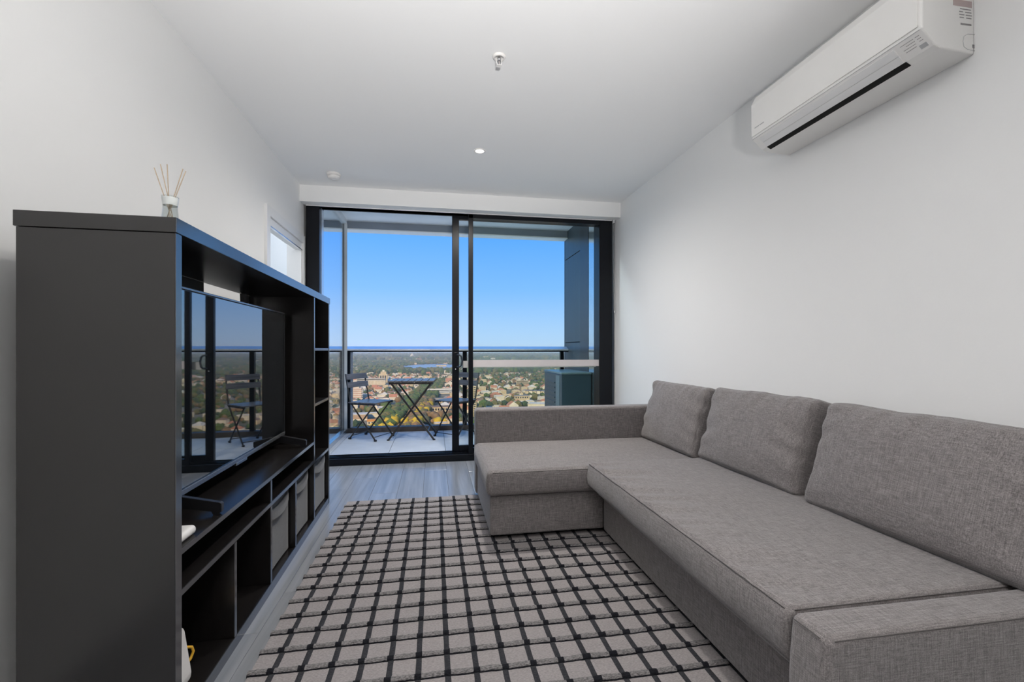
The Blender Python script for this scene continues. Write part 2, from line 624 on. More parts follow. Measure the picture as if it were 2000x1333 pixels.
# sliding leaf pushed open behind the fixed one (outer track)
sl = MB()
SS = bx('sliding_stile', BLACKM, D, 0.178, 0.247, 4.61, 4.655, 0.072, 2.45, 0.003)
bx('sliding_rail', BLACKM, D, 0.247, 1.70, 4.612, 4.652, 0.072, 0.130, 0.002)
bx('sliding_rail', BLACKM, D, 0.247, 1.70, 4.612, 4.652, 2.41, 2.45, 0.002)
SPN = bx('sliding_pane', CLEAR, D, 0.247, 1.70, 4.629, 4.635, 0.130, 2.41)
sub(bx('frosted_strip', FROST, D, 0.290, 1.70, 4.6355, 4.637, 0.914, 0.984), SPN)
sub(bx('handle_plate', BLACKM, D, 0.196, 0.232, 4.597, 4.610, 0.88, 1.07, 0.004), SS)
hb = MB()
hb.tube([(0.225, 4.60, 1.045), (0.250, 4.585, 1.045), (0.268, 4.582, 1.03), (0.276, 4.582, 0.985), (0.268, 4.582, 0.94), (0.250, 4.585, 0.925), (0.225, 4.60, 0.925)], 0.009, 10)
sub(hb.obj('handle', pm('dark_blue_grey_handle', (0.03, 0.04, 0.055, 1), 0.25, var=0.1), D, smooth=True), SS)
sub(bx('lock_cylinder', ALU, D, 0.205, 0.217, 4.590, 4.598, 0.895, 0.907, 0.003), SS)

# roller blind rolled up under the bulkhead
B = thing('roller_blind', (0, 0, 0), 'white roller blind rolled up under the bulkhead with its bead chain', 'blind')
bx('bottom_bar', TRIMW, B, -1.18, 1.835, 4.504, 4.522, 2.444, 2.468, 0.003)
bx('bracket', TRIMW, B, 1.838, 1.852, 4.49, 4.525, 2.42, 2.468, 0.002)
ch = MB()
ch.tube([(1.846, 4.507, 2.43), (1.850, 4.507, 1.52), (1.856, 4.507, 1.50), (1.862, 4.507, 1.52), (1.858, 4.507, 2.43)], 0.0016, 6)
BCH = ch.obj('bead_chain', pm('blind_chain', (0.55, 0.54, 0.53, 1), 0.4, var=0.05), B, smooth=True)
sub(bx('chain_weight', TRIMW, B, 1.851, 1.861, 4.502, 4.512, 1.485, 1.505, 0.002), BCH)

# ------------------------------------------------------------------ balcony
TILE = pm('balcony_tile_porcelain', (0.62, 0.62, 0.625, 1), 0.55, var=0.06, vscale=(5, 5, 5), bump=0.0004, bscale=(60, 60, 60))
bf = struct('floor_balcony', MB().box(-5.0, 2.1, 4.70, 6.50, -0.25, -0.016), pm('tile_grout_bed', (0.05, 0.05, 0.05, 1), 0.9, var=0.1), 'grey porcelain tiled balcony floor')
tmesh = {}
for i in range(-7, 4):
    for j in range(-1, 3):
        x0, x1 = 0.122 + 0.6 * i, 0.122 + 0.6 * (i + 1)
        y0, y1 = 5.555 + 0.6 * (j - 1), 5.555 + 0.6 * j
        x1 = min(x1, 1.88)
        y0, y1 = max(y0, 4.70), min(y1, 6.26)
        if x1 - x0 < 0.05 or y1 - y0 < 0.03 or x0 < -2.0:
            continue
        key = (round(x1 - x0, 3), round(y1 - y0, 3))
        if key not in tmesh:
            tmesh[key] = MB().box(0.002, key[0] - 0.002, 0.002, key[1] - 0.002, -0.015, 0).mesh('floor_tile', TILE, bevel=0.0015, seg=1)
        o = link('floor_tile', tmesh[key], bf)
        o.location = (x0, y0, 0)
struct('ceiling_balcony', MB().box(-6.0, 6.0, 4.70, 6.30, 2.80, 2.85), pm('balcony_soffit_paint', (0.90, 0.89, 0.87, 1), 0.8, var=0.02), 'pale painted soffit over the balcony')
struct('ceiling_slab', MB().box(-6.0, 6.0, 4.70, 6.46, 2.851, 3.1), pm('slab_concrete', (0.3, 0.3, 0.3, 1), 0.9, var=0.1), 'concrete slab above the balcony')
struct('wall_over_door', MB().box(-5.0, 2.2, 4.60, 4.72, 2.47, 2.85), pm('facade_dark', (0.05, 0.055, 0.06, 1), 0.5, var=0.1), 'dark facade strip above the balcony door')
FASC = pm('fascia_metal', (0.24, 0.27, 0.31, 1), 0.65, var=0.12, vscale=(1.5, 6, 6))
struct('trim_fascia', MB().box(-6.0, 6.0, 6.30, 6.46, 2.705, 2.851), FASC, 'dark metal fascia along the balcony soffit', bevel=0.002)
struct('trim_drip_edge', MB().box(-6.0, 6.0, 6.292, 6.46, 2.690, 2.705), pm('drip_edge_sunlit_white', (0.9, 0.9, 0.88, 1), 0.8, var=0.02), 'thin drip edge under the fascia, whitened as sunlit')  # sunlit brightness of the edge put into its white colour

# right balcony side wall, clad in dark panels
CLAD = pm('teal_grey_cladding', (0.075, 0.098, 0.108, 1), 0.4, var=0.15, vscale=(1.2, 60, 1.2), bump=0.0003, bscale=(2, 240, 2))
sw = struct('wall_balcony_right', MB().box(1.90, 2.15, 4.70, 6.46, -0.2, 2.85), pm('cladding_backing', (0.02, 0.025, 0.03, 1), 0.7, var=0.1), 'dark panelled side wall of the balcony')
for z0, z1 in ((0.0, 1.195), (1.205, 2.395), (2.405, 2.80)):
    bx('cladding_panel', CLAD, sw, 1.884, 1.902, 5.712, 6.40, z0, z1, 0.002)
bx('cladding_panel', CLAD, sw, 1.884, 1.902, 6.405, 6.46, 0.0, 2.80, 0.002)
bx('pilaster', pm('pilaster_grey', (0.045, 0.05, 0.056, 1), 0.35, var=0.1), sw, 1.872, 1.902, 5.375, 5.70, 0.0, 2.80, 0.002)
bx('polished_mullion', pm('polished_mullion_metal', (0.75, 0.78, 0.80, 1), 0.12, 0.95, var=0.03), sw, 1.876, 1.902, 5.145, 5.365, 0.0, 2.80, 0.002)
bx('cladding_panel', CLAD, sw, 1.884, 1.902, 4.72, 5.135, 0.0, 2.80, 0.002)

# glass side screen on the left
S = thing('glass_screen', (-1.16, 4.71, 0), 'full height glass screen dividing the balcony from its neighbour', 'screen')
WCH = pm('white_channel_metal', (0.72, 0.72, 0.70, 1), 0.35, var=0.03)
bx('top_channel', WCH, S, -0.035, 0.035, 0.0, 1.53, 2.745, 2.80, 0.002)
bx('bottom_channel', ALU, S, -0.03, 0.03, 0.0, 1.515, 0.0, 0.055, 0.003)
bx('pane', CLEAR, S, -0.005, 0.005, 0.0, 1.515, 0.055, 2.745)
bx('end_post', WCH, S, 0.002, 0.038, 1.515, 1.535, 0.055, 2.745, 0.002)
bx('post_core', RAILM, S, -0.022, 0.004, 1.515, 1.535, 0.055, 2.745, 0.002)

# balustrade along the balcony front
BR = thing('balustrade', (0, 6.28, 0), 'glass balustrade with a flat dark handrail along the balcony edge', 'balustrade')
MB().prism([(-0.03, 1.086), (-0.03, 1.106), (0.070, 1.143), (0.10, 1.143), (0.10, 1.086)], 0, -5.0, 1.885).obj('handrail', pm('handrail_anodised', (0.92, 0.92, 0.92, 1), 0.5, 0.9, var=0.04), BR)
bx('rail_underside', BLACKM, BR, -5.0, 1.885, -0.025, 0.0, 1.068, 1.086, 0.002)
KERB = pm('kerb_brown_grey', (0.12, 0.095, 0.08, 1), 0.7, var=0.15, vscale=(3, 3, 3))
bx('kerb', KERB, BR, -5.0, 1.885, 0.0, 0.14, -0.016, 0.060, 0.004)
for x0, x1 in ((-1.226, -1.164), (-1.140, -1.098), (0.388, 0.445), (1.78, 1.83)):
    bx('post', BLACKM, BR, x0, x1, 0.012, 0.07, 0.060, 1.070, 0.002)
bx('post_strip', ALU, BR, -1.098, -1.066, 0.03, 0.06, 0.060, 1.070, 0.002)
bx('glass_panel', BALUS, BR, -1.066, 0.388, 0.040, 0.050, 0.064, 1.070)
bx('glass_panel', BALUS, BR, 0.445, 1.78, 0.040, 0.050, 0.064, 1.070)
bx('glass_panel', BALUS, BR, -4.8, -1.226, 0.040, 0.050, 0.064, 1.070)

# folding bistro table and chairs
STEEL = pm('dark_steel_tube', (0.05, 0.045, 0.042, 1), 0.35, 0.4, var=0.1)
SLAT = wood_mat('stained_acacia_slat', (0.10, 0.09, 0.09, 1), (0.20, 0.185, 0.185, 1), 1, 0.32, 0.0004, 1.5, 70)
T = thing('bistro_table', (-0.262, 5.86, 0), 'small folding slatted table between the two balcony chairs', 'table', R(-3))
for i in range(7):
    xc = -0.275 + 0.0393 + i * 0.0786 - 0.0
    bx('tabletop_slat', SLAT, T, xc - 0.034, xc + 0.034, -0.27, 0.27, 0.705, 0.722, 0.003)
bx('top_frame', STEEL, T, -0.262, 0.262, -0.262, -0.246, 0.682, 0.704, 0.002)
bx('top_frame', STEEL, T, -0.262, 0.262, 0.246, 0.262, 0.682, 0.704, 0.002)
for sy in (-1, 1):
    y = 0.235 * sy
    la = MB().bar((-0.235, y, 0.69), (0.27, y, 0.008), 0.022, 0.014, (0, 1, 0)).obj('leg', STEEL, T)
    lb = MB().bar((0.235, y - 0.02 * sy, 0.69), (-0.27, y - 0.02 * sy, 0.008), 0.022, 0.014, (0, 1, 0)).obj('leg', STEEL, T)
    for sx, yy, lg in ((0.273, y, la), (-0.273, y - 0.02 * sy, lb)):
        sub(bx('rubber_foot', BLACKP, T, sx - 0.016, sx + 0.016, yy - 0.012, yy + 0.012, 0.0, 0.016, 0.003), lg)
for sx in (-0.2, 0.2):
    MB().bar((sx, -0.235, 0.10 if sx < 0 else 0.10), (sx, 0.235, 0.10), 0.012, 0.012).obj('stretcher', STEEL, T)


def make_chair(loc, rz, label):
    """folding bistro chair, local +x is where the sitter faces"""
    c = thing('folding_chair', loc, label, 'chair', rz, 'folding balcony chairs')
    for s in (-1, 1):
        y = 0.185 * s
        la = MB().tube([(-0.235, y, 0.80), (-0.20, y, 0.62), (-0.165, y, 0.46), (0.19, y, 0.012)], 0.0095, 8).obj('back_leg', STEEL, c, smooth=True)
        y2 = 0.160 * s
        lb = MB().tube([(0.165, y2, 0.44), (-0.19, y2, 0.012)], 0.0095, 8).obj('front_leg', STEEL, c, smooth=True)
        sub(bx('rubber_foot', BLACKP, c, 0.175, 0.208, y - 0.012, y + 0.012, 0.0, 0.022, 0.004), la)
        sub(bx('rubber_foot', BLACKP, c, -0.208, -0.175, y2 - 0.012, y2 + 0.012, 0.0, 0.022, 0.004), lb)
    MB().tube([(0.165, -0.185, 0.045), (0.165, 0.185, 0.045)], 0.005, 6).obj('stretcher', STEEL, c, smooth=True)
    MB().tube([(-0.165, -0.16, 0.045), (-0.165, 0.16, 0.045)], 0.005, 6).obj('stretcher', STEEL, c, smooth=True)
    MB().bar((-0.17, -0.185, 0.437), (0.19, -0.185, 0.437), 0.012, 0.016).obj('seat_rail', STEEL, c)
    MB().bar((-0.17, 0.185, 0.437), (0.19, 0.185, 0.437), 0.012, 0.016).obj('seat_rail', STEEL, c)
    for k in range(5):
        xc = -0.155 + 0.078 * k
        bx('seat_slat', SLAT, c, xc - 0.034, xc + 0.034, -0.195, 0.195, 0.446, 0.460, 0.003)
    for zc, xo in ((0.765, -0.222), (0.665, -0.203)):
        b = MB().box(-0.007, 0.007, -0.2, 0.2, -0.034, 0.034).obj('back_slat', SLAT, c, bevel=0.003)
        b.location = (xo + 0.010, 0, zc)
        b.rotation_euler = (0, R(-11), 0)
    return c


make_chair((-0.775, 5.885, 0), R(-28), 'folding slatted chair on the balcony beside the glass screen')
make_chair((0.275, 5.87, 0), R(-134), 'folding slatted balcony chair partly hidden behind the sliding door stile')

# outdoor condenser
OU = thing('outdoor_unit', (1.50, 5.25, 0), 'dark box of the outdoor air conditioning unit against the balcony side wall', 'air conditioner')
OUM = pm('condenser_metal', (0.055, 0.095, 0.125, 1), 0.35, var=0.08, vscale=(2, 2, 2))
OUT = pm('condenser_lid_metal', (0.16, 0.24, 0.27, 1), 0.35, var=0.1, vscale=(4, 4, 4))
OC = bx('casing', OUM, OU, 0.0, 0.37, 0.0, 0.86, 0.03, 0.80, 0.008)
bx('lid', OUT, OU, -0.006, 0.372, -0.006, 0.866, 0.80, 0.825, 0.004)
for k in range(10):
    sub(bx('grille_slat', OUM, OU, -0.010, 0.002, 0.30, 0.80, 0.12 + k * 0.062, 0.135 + k * 0.062), OC)
sub(bx('service_panel', OUT, OU, -0.004, 0.002, 0.10, 0.26, 0.06, 0.78, 0.002), OC)
bx('foot_rail', BLACKP, OU, 0.02, 0.35, 0.08, 0.14, 0.0, 0.03)
bx('foot_rail', BLACKP, OU, 0.02, 0.35, 0.70, 0.76, 0.0, 0.03)

# ------------------------------------------------------------------ media shelf on the left
CB = thing('media_shelf', (-1.089, 1.405, 0), 'tall black brown open media shelf unit holding the television', 'shelf unit', R(0.85))
CD, CL, CH = 0.378, 2.035, 1.465
TOPT = 0.042
SB = 0.0012
EDGE = pm('edge_band_foil_sheen', (0.030, 0.034, 0.042, 1), 0.16, ior=2.5, var=0.06, vscale=(60, 6, 60))  # window sheen put into the foil's paler colour and high gloss


def board(name, mat, x0, x1, y0, y1, z0, z1, bev):
    """a shelf board with a front-edge band, paler and glossier to carry the window sheen"""
    b_ = bx(name, mat, CB, x0, x1 - 0.0012, y0, y1, z0, z1, bev)
    bx('edge_band', EDGE, b_, x1 - 0.0012, x1, y0 + 0.0006, y1 - 0.0006, z0 + 0.0006, z1 - 0.0006)
    return b_


board('top_board', CABH, -0.004, CD + 0.003, -0.004, CL + 0.003, CH - TOPT, CH, SB)
board('end_panel', CABV, 0, CD, 0, 0.032, 0, CH - TOPT - 0.001, SB)
board('end_panel', CABV, 0, CD, CL - 0.032, CL, 0, CH - TOPT - 0.001, SB)
board('base_board', CABH, 0.004, CD - 0.001, 0.033, CL - 0.033, 0.0, 0.042, SB)
COLY = 1.585   # column divider
board('column_divider', CABV, 0.004, CD - 0.001, COLY, COLY + 0.022, 0.043, CH - TOPT - 0.001, SB)
board('tv_shelf', CABH, 0.004, CD - 0.001, 0.033, COLY - 0.001, 0.508, 0.526, SB)
board('lower_shelf', CABH, 0.004, CD - 0.001, 0.033, COLY - 0.001, 0.390, 0.408, SB)
board('column_shelf', CABH, 0.004, CD - 0.001, COLY + 0.023, CL - 0.033, 0.381, 0.399, SB)
board('column_shelf', CABH, 0.004, CD - 0.001, COLY + 0.023, CL - 0.033, 0.740, 0.758, SB)
board('column_shelf', CABH, 0.004, CD - 0.001, COLY + 0.023, CL - 0.033, 1.090, 1.108, SB)
for y in (0.408, 0.798, 1.188):
    board('divider', CABV, 0.004, CD - 0.001, y - 0.010, y + 0.010, 0.043, 0.389, SB)
board('divider', CABV, 0.004, CD - 0.001, 0.788, 0.808, 0.409, 0.507, SB)
BKP = pm('back_panel_black', (0.012, 0.012, 0.014, 1), 0.4, var=0.1)
bx('back_panel', BKP, CB, 0.0, 0.006, 0.033, COLY - 0.001, 0.043, 0.507)
bx('back_panel', BKP, CB, 0.0, 0.006, 0.033, 1.015, 0.527, CH - TOPT - 0.001)
bx('back_panel', BKP, CB, 0.0, 0.006, 1.50, COLY - 0.001, 0.527, CH - TOPT - 0.001)
bx('back_panel', BKP, CB, 0.0, 0.006, 1.015, 1.50, 0.527, 0.90)
bx('back_panel', BKP, CB, 0.0, 0.006, COLY + 0.023, CL - 0.033, 0.043, CH - TOPT - 0.001)
cl = MB().box(-0.012, 0.012, -0.020, 0.020, -0.048, 0.0).obj('cable_clip', BLACKP, CB, bevel=0.003)
cl.location = (0.02, 1.455, CH - TOPT - 0.001)
cl.rotation_euler = (R(8), 0, 0)

# fabric storage boxes
FAB = linen_mat('dark_felt_box', (0.045, 0.047, 0.052, 1), (0.065, 0.068, 0.075, 1), (0.09, 0.095, 0.10, 1))


def fabric_box(y0, y1, xr, label):
    w = y1 - y0
    o = thing('storage_box', (0, 0, 0), label, 'box', 0, 'fabric boxes in the media shelf')
    o.matrix_world = CB_M @ Matrix.Translation((0.03, y0, 0.0425))
    d, hgt = CD - 0.03 - xr, 0.325

    def fn(p, q):
        u, v, ww = q
        # front sags between the corners, walls bow a little
        if u > 0.9:
            p.x -= 0.010 * (1 - v * v) * (0.4 + 0.6 * max(0, ww))
        if ww > 0.9:
            p.z -= 0.012 * (1 - v * v)
        p.y += 0.004 * nz3(p.x * 9, p.z * 9, y0)
        return p
    b = soft_box(d / 2, w / 2, hgt / 2, 0.012, (8, 10, 10), fn, 2).obj('body', FAB, o, smooth=True)
    b.location = (d / 2, w / 2, hgt / 2)

    def fr(p, q):
        u, v, ww = q
        p.z -= 0.028 * (1 - v * v) + 0.006 * nz3(p.y * 14, 3.1, y0)
        p.x += 0.010 * (1 - v * v)
        return p
    r = soft_box(0.012, w / 2 - 0.02, 0.026, 0.011, (2, 14, 4), fr, 3).obj('folded_rim', FAB, o, smooth=True)
    r.location = (d - 0.006, w / 2, hgt - 0.033)
    return o


CB_M = Matrix.Translation((-1.089, 1.405, 0)) @ Matrix.Rotation(R(0.85), 4, 'Z')
fabric_box(0.812, 1.165, 0.030, 'grey fabric box in the lower shelf row, nearest the room of the three')
fabric_box(1.200, 1.560, 0.030, 'grey fabric box in the middle of the three in the lower row')
fabric_box(1.612, 1.985, 0.022, 'grey fabric box under the narrow column of shelf cubbies')

# television
TV = thing('television', (0, 0, 0), 'large flat black television standing on the media shelf', 'television')
TV.matrix_world = CB_M @ Matrix.Translation((0.225, 0.262, 0.526))
scr = pm('tv_screen_glass', (0.006, 0.008, 0.010, 1), 0.02, ior=4.0)
TVB = pm('tv_bezel_silver', (0.30, 0.31, 0.33, 1), 0.25, 0.8, var=0.04)
TW, TH, TZ = 1.245, 0.725, 0.062
bx('housing', BLACKP, TV, -0.045, 0.0, 0.0, TW, TZ, TZ + TH, 0.006)
bx('screen', scr, TV, -0.002, 0.0025, 0.006, TW - 0.006, TZ + 0.020, TZ + TH - 0.008)
TBZ = bx('bottom_bezel', TVB, TV, -0.004, 0.007, 0.0, TW, TZ, TZ + 0.019, 0.002)
bx('top_bezel', TVB, TV, -0.030, 0.004, 0.0, TW, TZ + TH - 0.004, TZ + TH + 0.004, 0.001)
bx('side_bezel', BLACKP, TV, -0.004, 0.005, TW - 0.007, TW, TZ + 0.018, TZ + TH - 0.004, 0.001)
bx('side_bezel', BLACKP, TV, -0.004, 0.005, 0.0, 0.007, TZ + 0.018, TZ + TH - 0.004, 0.001)
sub(bx('sensor_block', TVB, TV, -0.004, 0.010, TW / 2 - 0.09, TW / 2 + 0.03, TZ - 0.010, TZ + 0.004, 0.002), TBZ)
bx('back_box', BLACKP, TV, -0.085, -0.044, 0.25, TW - 0.25, TZ + 0.06, TZ + 0.45, 0.01)
for y in (0.055, TW - 0.075):
    f = MB()
    f.prism([(-0.10, 0.0), (-0.10, 0.012), (-0.02, 0.070), (0.012, 0.070), (0.138, 0.042), (0.145, 0.038), (0.145, 0.010), (0.132, 0.0), (0.118, 0.0), (0.112, 0.012), (0.0, 0.030), (-0.07, 0.0)], 1, y - 0.010, y + 0.010)
    f.obj('foot', BLACKP, TV, bevel=0.002)

# things standing in the shelf
o = thing('white_puck', (0, 0, 0), 'small rounded white device on the television shelf edge', 'device')
o.matrix_world = CB_M @ Matrix.Translation((0.318, 0.105, 0.526))
soft_box(0.046, 0.048, 0.014, 0.013, (6, 6, 2), lambda p, q: p, 5).obj('body', WHITEP, o, smooth=True).location = (0, 0, 0.014)
bx('port_panel', BLACKP, o, -0.012, 0.030, -0.0500, -0.046, 0.006, 0.020, 0.001)
o = thing('remote_control', (0, 0, 0), 'slim black remote control lying on the television shelf', 'remote')
o.matrix_world = CB_M @ Matrix.Translation((0.33, 0.046, 0.5262)) @ Matrix.Rotation(R(6), 4, 'Z')
bx('body', BLACKP, o, -0.09, 0.035, -0.009, 0.008, 0, 0.016, 0.004)
bx('button_strip', pm('remote_button_grey', (0.12, 0.13, 0.15, 1), 0.3, var=0.05), o, -0.07, 0.02, -0.004, 0.003, 0.0155, 0.0175)

RT = thing('wifi_router', (0, 0, 0), 'upright white tapered router in the bottom cubby of the shelf', 'router')
RT.matrix_world = CB_M @ Matrix.Translation((0.300, 0.150, 0.0425))
rm = MB()
rv = []
for z, w, d in ((0.0, 0.030, 0.022), (0.012, 0.040, 0.030), (0.03, 0.041, 0.031), (0.165, 0.030, 0.017), (0.178, 0.027, 0.014), (0.184, 0.020, 0.008)):
    rv.append([(d * sx * (1 if abs(sy) < 1 else 1), w * sy - 0.14 * 0, z) for sx, sy in ((-1, -1), (1, -1), (1, 1), (-1, 1))])
vv = [p for r_ in rv for p in r_]
ff = [(3, 2, 1, 0), tuple(20 + i for i in range(4))]
for i in range(5):
    for j in range(4):
        ff.append((i * 4 + j, i * 4 + (j + 1) % 4, i * 4 + 4 + (j + 1) % 4, i * 4 + 4 + j))
rm.add(vv, ff)
rm.obj('body', WHITEP, RT, smooth=False, bevel=0.006, seg=3)
yc = MB()
yc.tube([(0.0, 0.030, 0.095), (0.006, 0.060, 0.096), (0.012, 0.082, 0.082), (0.014, 0.088, 0.064), (0.010, 0.080, 0.046), (0.0, 0.060, 0.034), (-0.006, 0.036, 0.030)], 0.0042, 10)
yc.obj('yellow_cable', pm('yellow_cable_sheath', (0.85, 0.48, 0.04, 1), 0.4, var=0.03), RT, smooth=True)['label'] = 'yellow network cable'

# reed diffuser on top
DF = thing('reed_diffuser', (-0.772, 1.502, CH), 'clear glass reed diffuser bottle with six thin reeds on the shelf top', 'diffuser')
gmat = glass_mat('bottle_glass', (0.90, 0.92, 0.92, 1), 0.05)
MB().lathe([(0.0205, 0.0), (0.0225, 0.004), (0.0215, 0.02), (0.0190, 0.045), (0.0185, 0.055), (0.0215, 0.082), (0.0220, 0.084), (0.0200, 0.084), (0.0165, 0.056), (0.0172, 0.045), (0.0195, 0.02), (0.0195, 0.008), (0.004, 0.006)], 28).obj('bottle', gmat, DF, smooth=True)
MB().lathe([(0.0185, 0.058), (0.0205, 0.080), (0.0195, 0.081), (0.0175, 0.060)], 24, cap=False).obj('frosted_collar', pm('frosted_collar', (0.75, 0.75, 0.74, 1), 0.6, var=0.02), DF, smooth=True)
REED = pm('rattan_reed', (0.42, 0.33, 0.24, 1), 0.8, var=0.15, vscale=(300, 300, 20))
for (tx, ty, tz, bx0) in ((-0.048, 0.01, 0.172, 0.012), (-0.026, 0.0, 0.180, 0.010), (-0.014, 0.012, 0.176, 0.004), (-0.004, -0.008, 0.178, -0.004), (0.034, 0.0, 0.170, -0.012), (0.038, 0.008, 0.167, -0.009)):
    MB().tube([(bx0, -ty * 0.8, 0.009), (tx, ty, tz)], 0.0013, 6).obj('reed', REED, DF)

# ------------------------------------------------------------------ rug
RG = thing('rug', (0, 0, 0), 'grey wool rug with black grid lines and raised ridges', 'rug')
RX0, RX1, RY0, RY1 = -0.612, 1.04, 0.78, 3.417


def rug_mat(name, light, dark):
    m, nt, p = nmat(name)
    p.inputs['Roughness'].default_value = 0.95
    p.inputs['Specular IOR Level'].default_value = 0.1
    tc = nt.nodes.new('ShaderNodeTexCoord')
    mp = nt.nodes.new('ShaderNodeMapping')
    mp.inputs['Scale'].default_value = (120, 420, 300)
    nz = nt.nodes.new('ShaderNodeTexNoise')
    nz.inputs['Scale'].default_value = 1
    nz.inputs['Detail'].default_value = 3
    nt.links.new(tc.outputs['Object'], mp.inputs[0])
    nt.links.new(mp.outputs[0], nz.inputs['Vector'])
    rp = nt.nodes.new('ShaderNodeValToRGB')
    rp.color_ramp.elements[0].position = 0.35
    rp.color_ramp.elements[1].position = 0.65
    rp.color_ramp.elements[0].color = dark
    rp.color_ramp.elements[1].color = light
    nt.links.new(nz.outputs['Fac'], rp.inputs[0])
    nt.links.new(rp.outputs[0], p.inputs['Base Color'])
    bp = nt.nodes.new('ShaderNodeBump')
    bp.inputs['Distance'].default_value = 0.003
    nt.links.new(nz.outputs['Fac'], bp.inputs['Height'])
    nt.links.new(bp.outputs[0], p.inputs['Normal'])
    return m


RUGL = rug_mat('rug_light_wool', (0.375, 0.345, 0.345, 1), (0.265, 0.245, 0.245, 1))
RUGS = rug_mat('rug_charcoal_wool', (0.055, 0.056, 0.062, 1), (0.028, 0.029, 0.034, 1))
RUGR = rug_mat('rug_ridge_wool', (0.30, 0.285, 0.285, 1), (0.10, 0.096, 0.098, 1))
RUGB = rug_mat('rug_black_wool_and_shade', (0.020, 0.021, 0.026, 1), (0.009, 0.009, 0.012, 1))
ridge_y = [3.311 - 0.1105 * i for i in range(23)]
ridge_y = [y for y in ridge_y if y > RY0 + 0.02]


def rug_h(x, y):
    return 0.006 + 0.0008 * nz3(x * 6, y * 6)


def rug_wave(x, i):
    return 0.004 * nz3(x * 2.2, i * 1.7) + 0.0025 * nz3(x * 9, i * 3.1) + 0.010 * (x - 0.2) * 0.25


gx = [RX0 + (RX1 - RX0) * i / 60 for i in range(61)]
gy = [RY0 + (RY1 - RY0) * i / 110 for i in range(111)]
m_ = MB()
nxg = len(gx)
m_.add([(x, y, rug_h(x, y)) for y in gy for x in gx], [(j * nxg + i, j * nxg + i + 1, (j + 1) * nxg + i + 1, (j + 1) * nxg + i) for j in range(len(gy) - 1) for i in range(nxg - 1)])
m_.box(RX0, RX1, RY0, RY1, 0.0005, 0.0045)
m_.obj('woven_base', RUGL, RG, smooth=True, recalc=False)
sx_ = [-0.538 + 0.0971 * i for i in range(17)]
for k, xs in enumerate([x for x in sx_ if x < RX1 - 0.02]):
    v, f = [], []
    n = 130
    for i in range(n + 1):
        y = RY0 + 0.002 + (RY1 - RY0 - 0.004) * i / n
        c = xs + 0.0022 * nz3(y * 5, k * 2.3)
        w = 0.0112 + 0.001 * nz3(y * 12, k * 1.3)
        h0 = rug_h(c, y)
        v += [(c - w, y, h0 - 0.001), (c - w * 0.7, y, h0 + 0.0016), (c + w * 0.7, y, h0 + 0.0016), (c + w, y, h0 - 0.001)]
        if i < n:
            b = i * 4
            for j in range(3):
                f.append((b + j, b + j + 1, b + j + 5, b + j + 4))
    MB().add(v, f).obj('black_stripe', RUGS, RG, smooth=True, recalc=False)
for i, y0 in enumerate(ridge_y):
    v, f, mi = [], [], []
    n = 220
    q = 7
    mb = MB()
    for a in range(n + 1):
        x = RX0 - 0.003 + (RX1 - RX0 + 0.006) * a / n
        cy = y0 + rug_wave(x, i)
        hh = 0.0125 + 0.0022 * nz3(x * 60, i * 5.1) + 0.0015 * nz3(x * 17, i * 2.7)
        ww = 0.0135 + 0.002 * nz3(x * 45, i * 8.3, 2.0)
        for b in range(q):
            an = math.pi * b / (q - 1)
            jit = 0.0012 * nz3(x * 150, b * 2.0, i)
            v.append((x, cy + ww * math.cos(an) + jit, 0.0045 + hh * math.sin(an) + jit))
    for a in range(n):
        xm = RX0 + (RX1 - RX0) * (a + 0.5) / n
        near = min(abs(xm - s) for s in sx_)
        for b in range(q - 1):
            f.append((a * q + b, a * q + b + 1, a * q + q + b + 1, a * q + q + b))
            mi.append(1 if (near < 0.0120 or b >= 5) else 0)  # near flank also black: dark yarn plus the ridge's shade as colour
    mb.v, mb.f, mb.m = v, f, mi
    mb.obj('pile_ridge', [RUGR, RUGB], RG, smooth=True, recalc=False)

# ------------------------------------------------------------------ corner sofa
SF = thing('corner_sofa', (0.98, 2.2, 0.02), 'grey linen corner sofa with a chaise against the window', 'sofa')
SFO = Vector((0.98, 2.2, 0.02))


def sofa_part(name, x0, x1, y0, y1, z0, z1, r, n, fn=None, k=4):
    c = Vector(((x0 + x1) / 2, (y0 + y1) / 2, (z0 + z1) / 2))
    o_ = soft_box((x1 - x0) / 2, (y1 - y0) / 2, (z1 - z0) / 2, r, n, fn, k).obj(name, LINEN, SF, smooth=True)
    o_.location = c - SFO
    return o_


def seam(name, pts, parent, r=0.0013):
    m2 = MB()
    m2.tube([Vector(p) - SFO for p in pts], r, 6)
    return sub(m2.obj(name, SEAM, SF, smooth=True), parent)


# base boxes
def base_fn(p, q):
    u, v, w = q
    p.x += 0.004 * nz3(p.y * 3, p.z * 4, 1.0)
    return p


sofa_part('seat_base', 0.985, 1.86, 1.00, 2.56, 0.030, 0.300, 0.014, (8, 30, 8), base_fn)
sofa_part('chaise_base', 0.315, 1.00, 2.585, 3.45, 0.032, 0.262, 0.014, (12, 14, 8), lambda p, q: p + Vector((0, 0.008 * max(0, -q[2]) * nz3(p.x * 3.0, 5.2) - 0.004 * (1 if q[1] < -0.9 else 0) * (1 - q[2]), 0)))


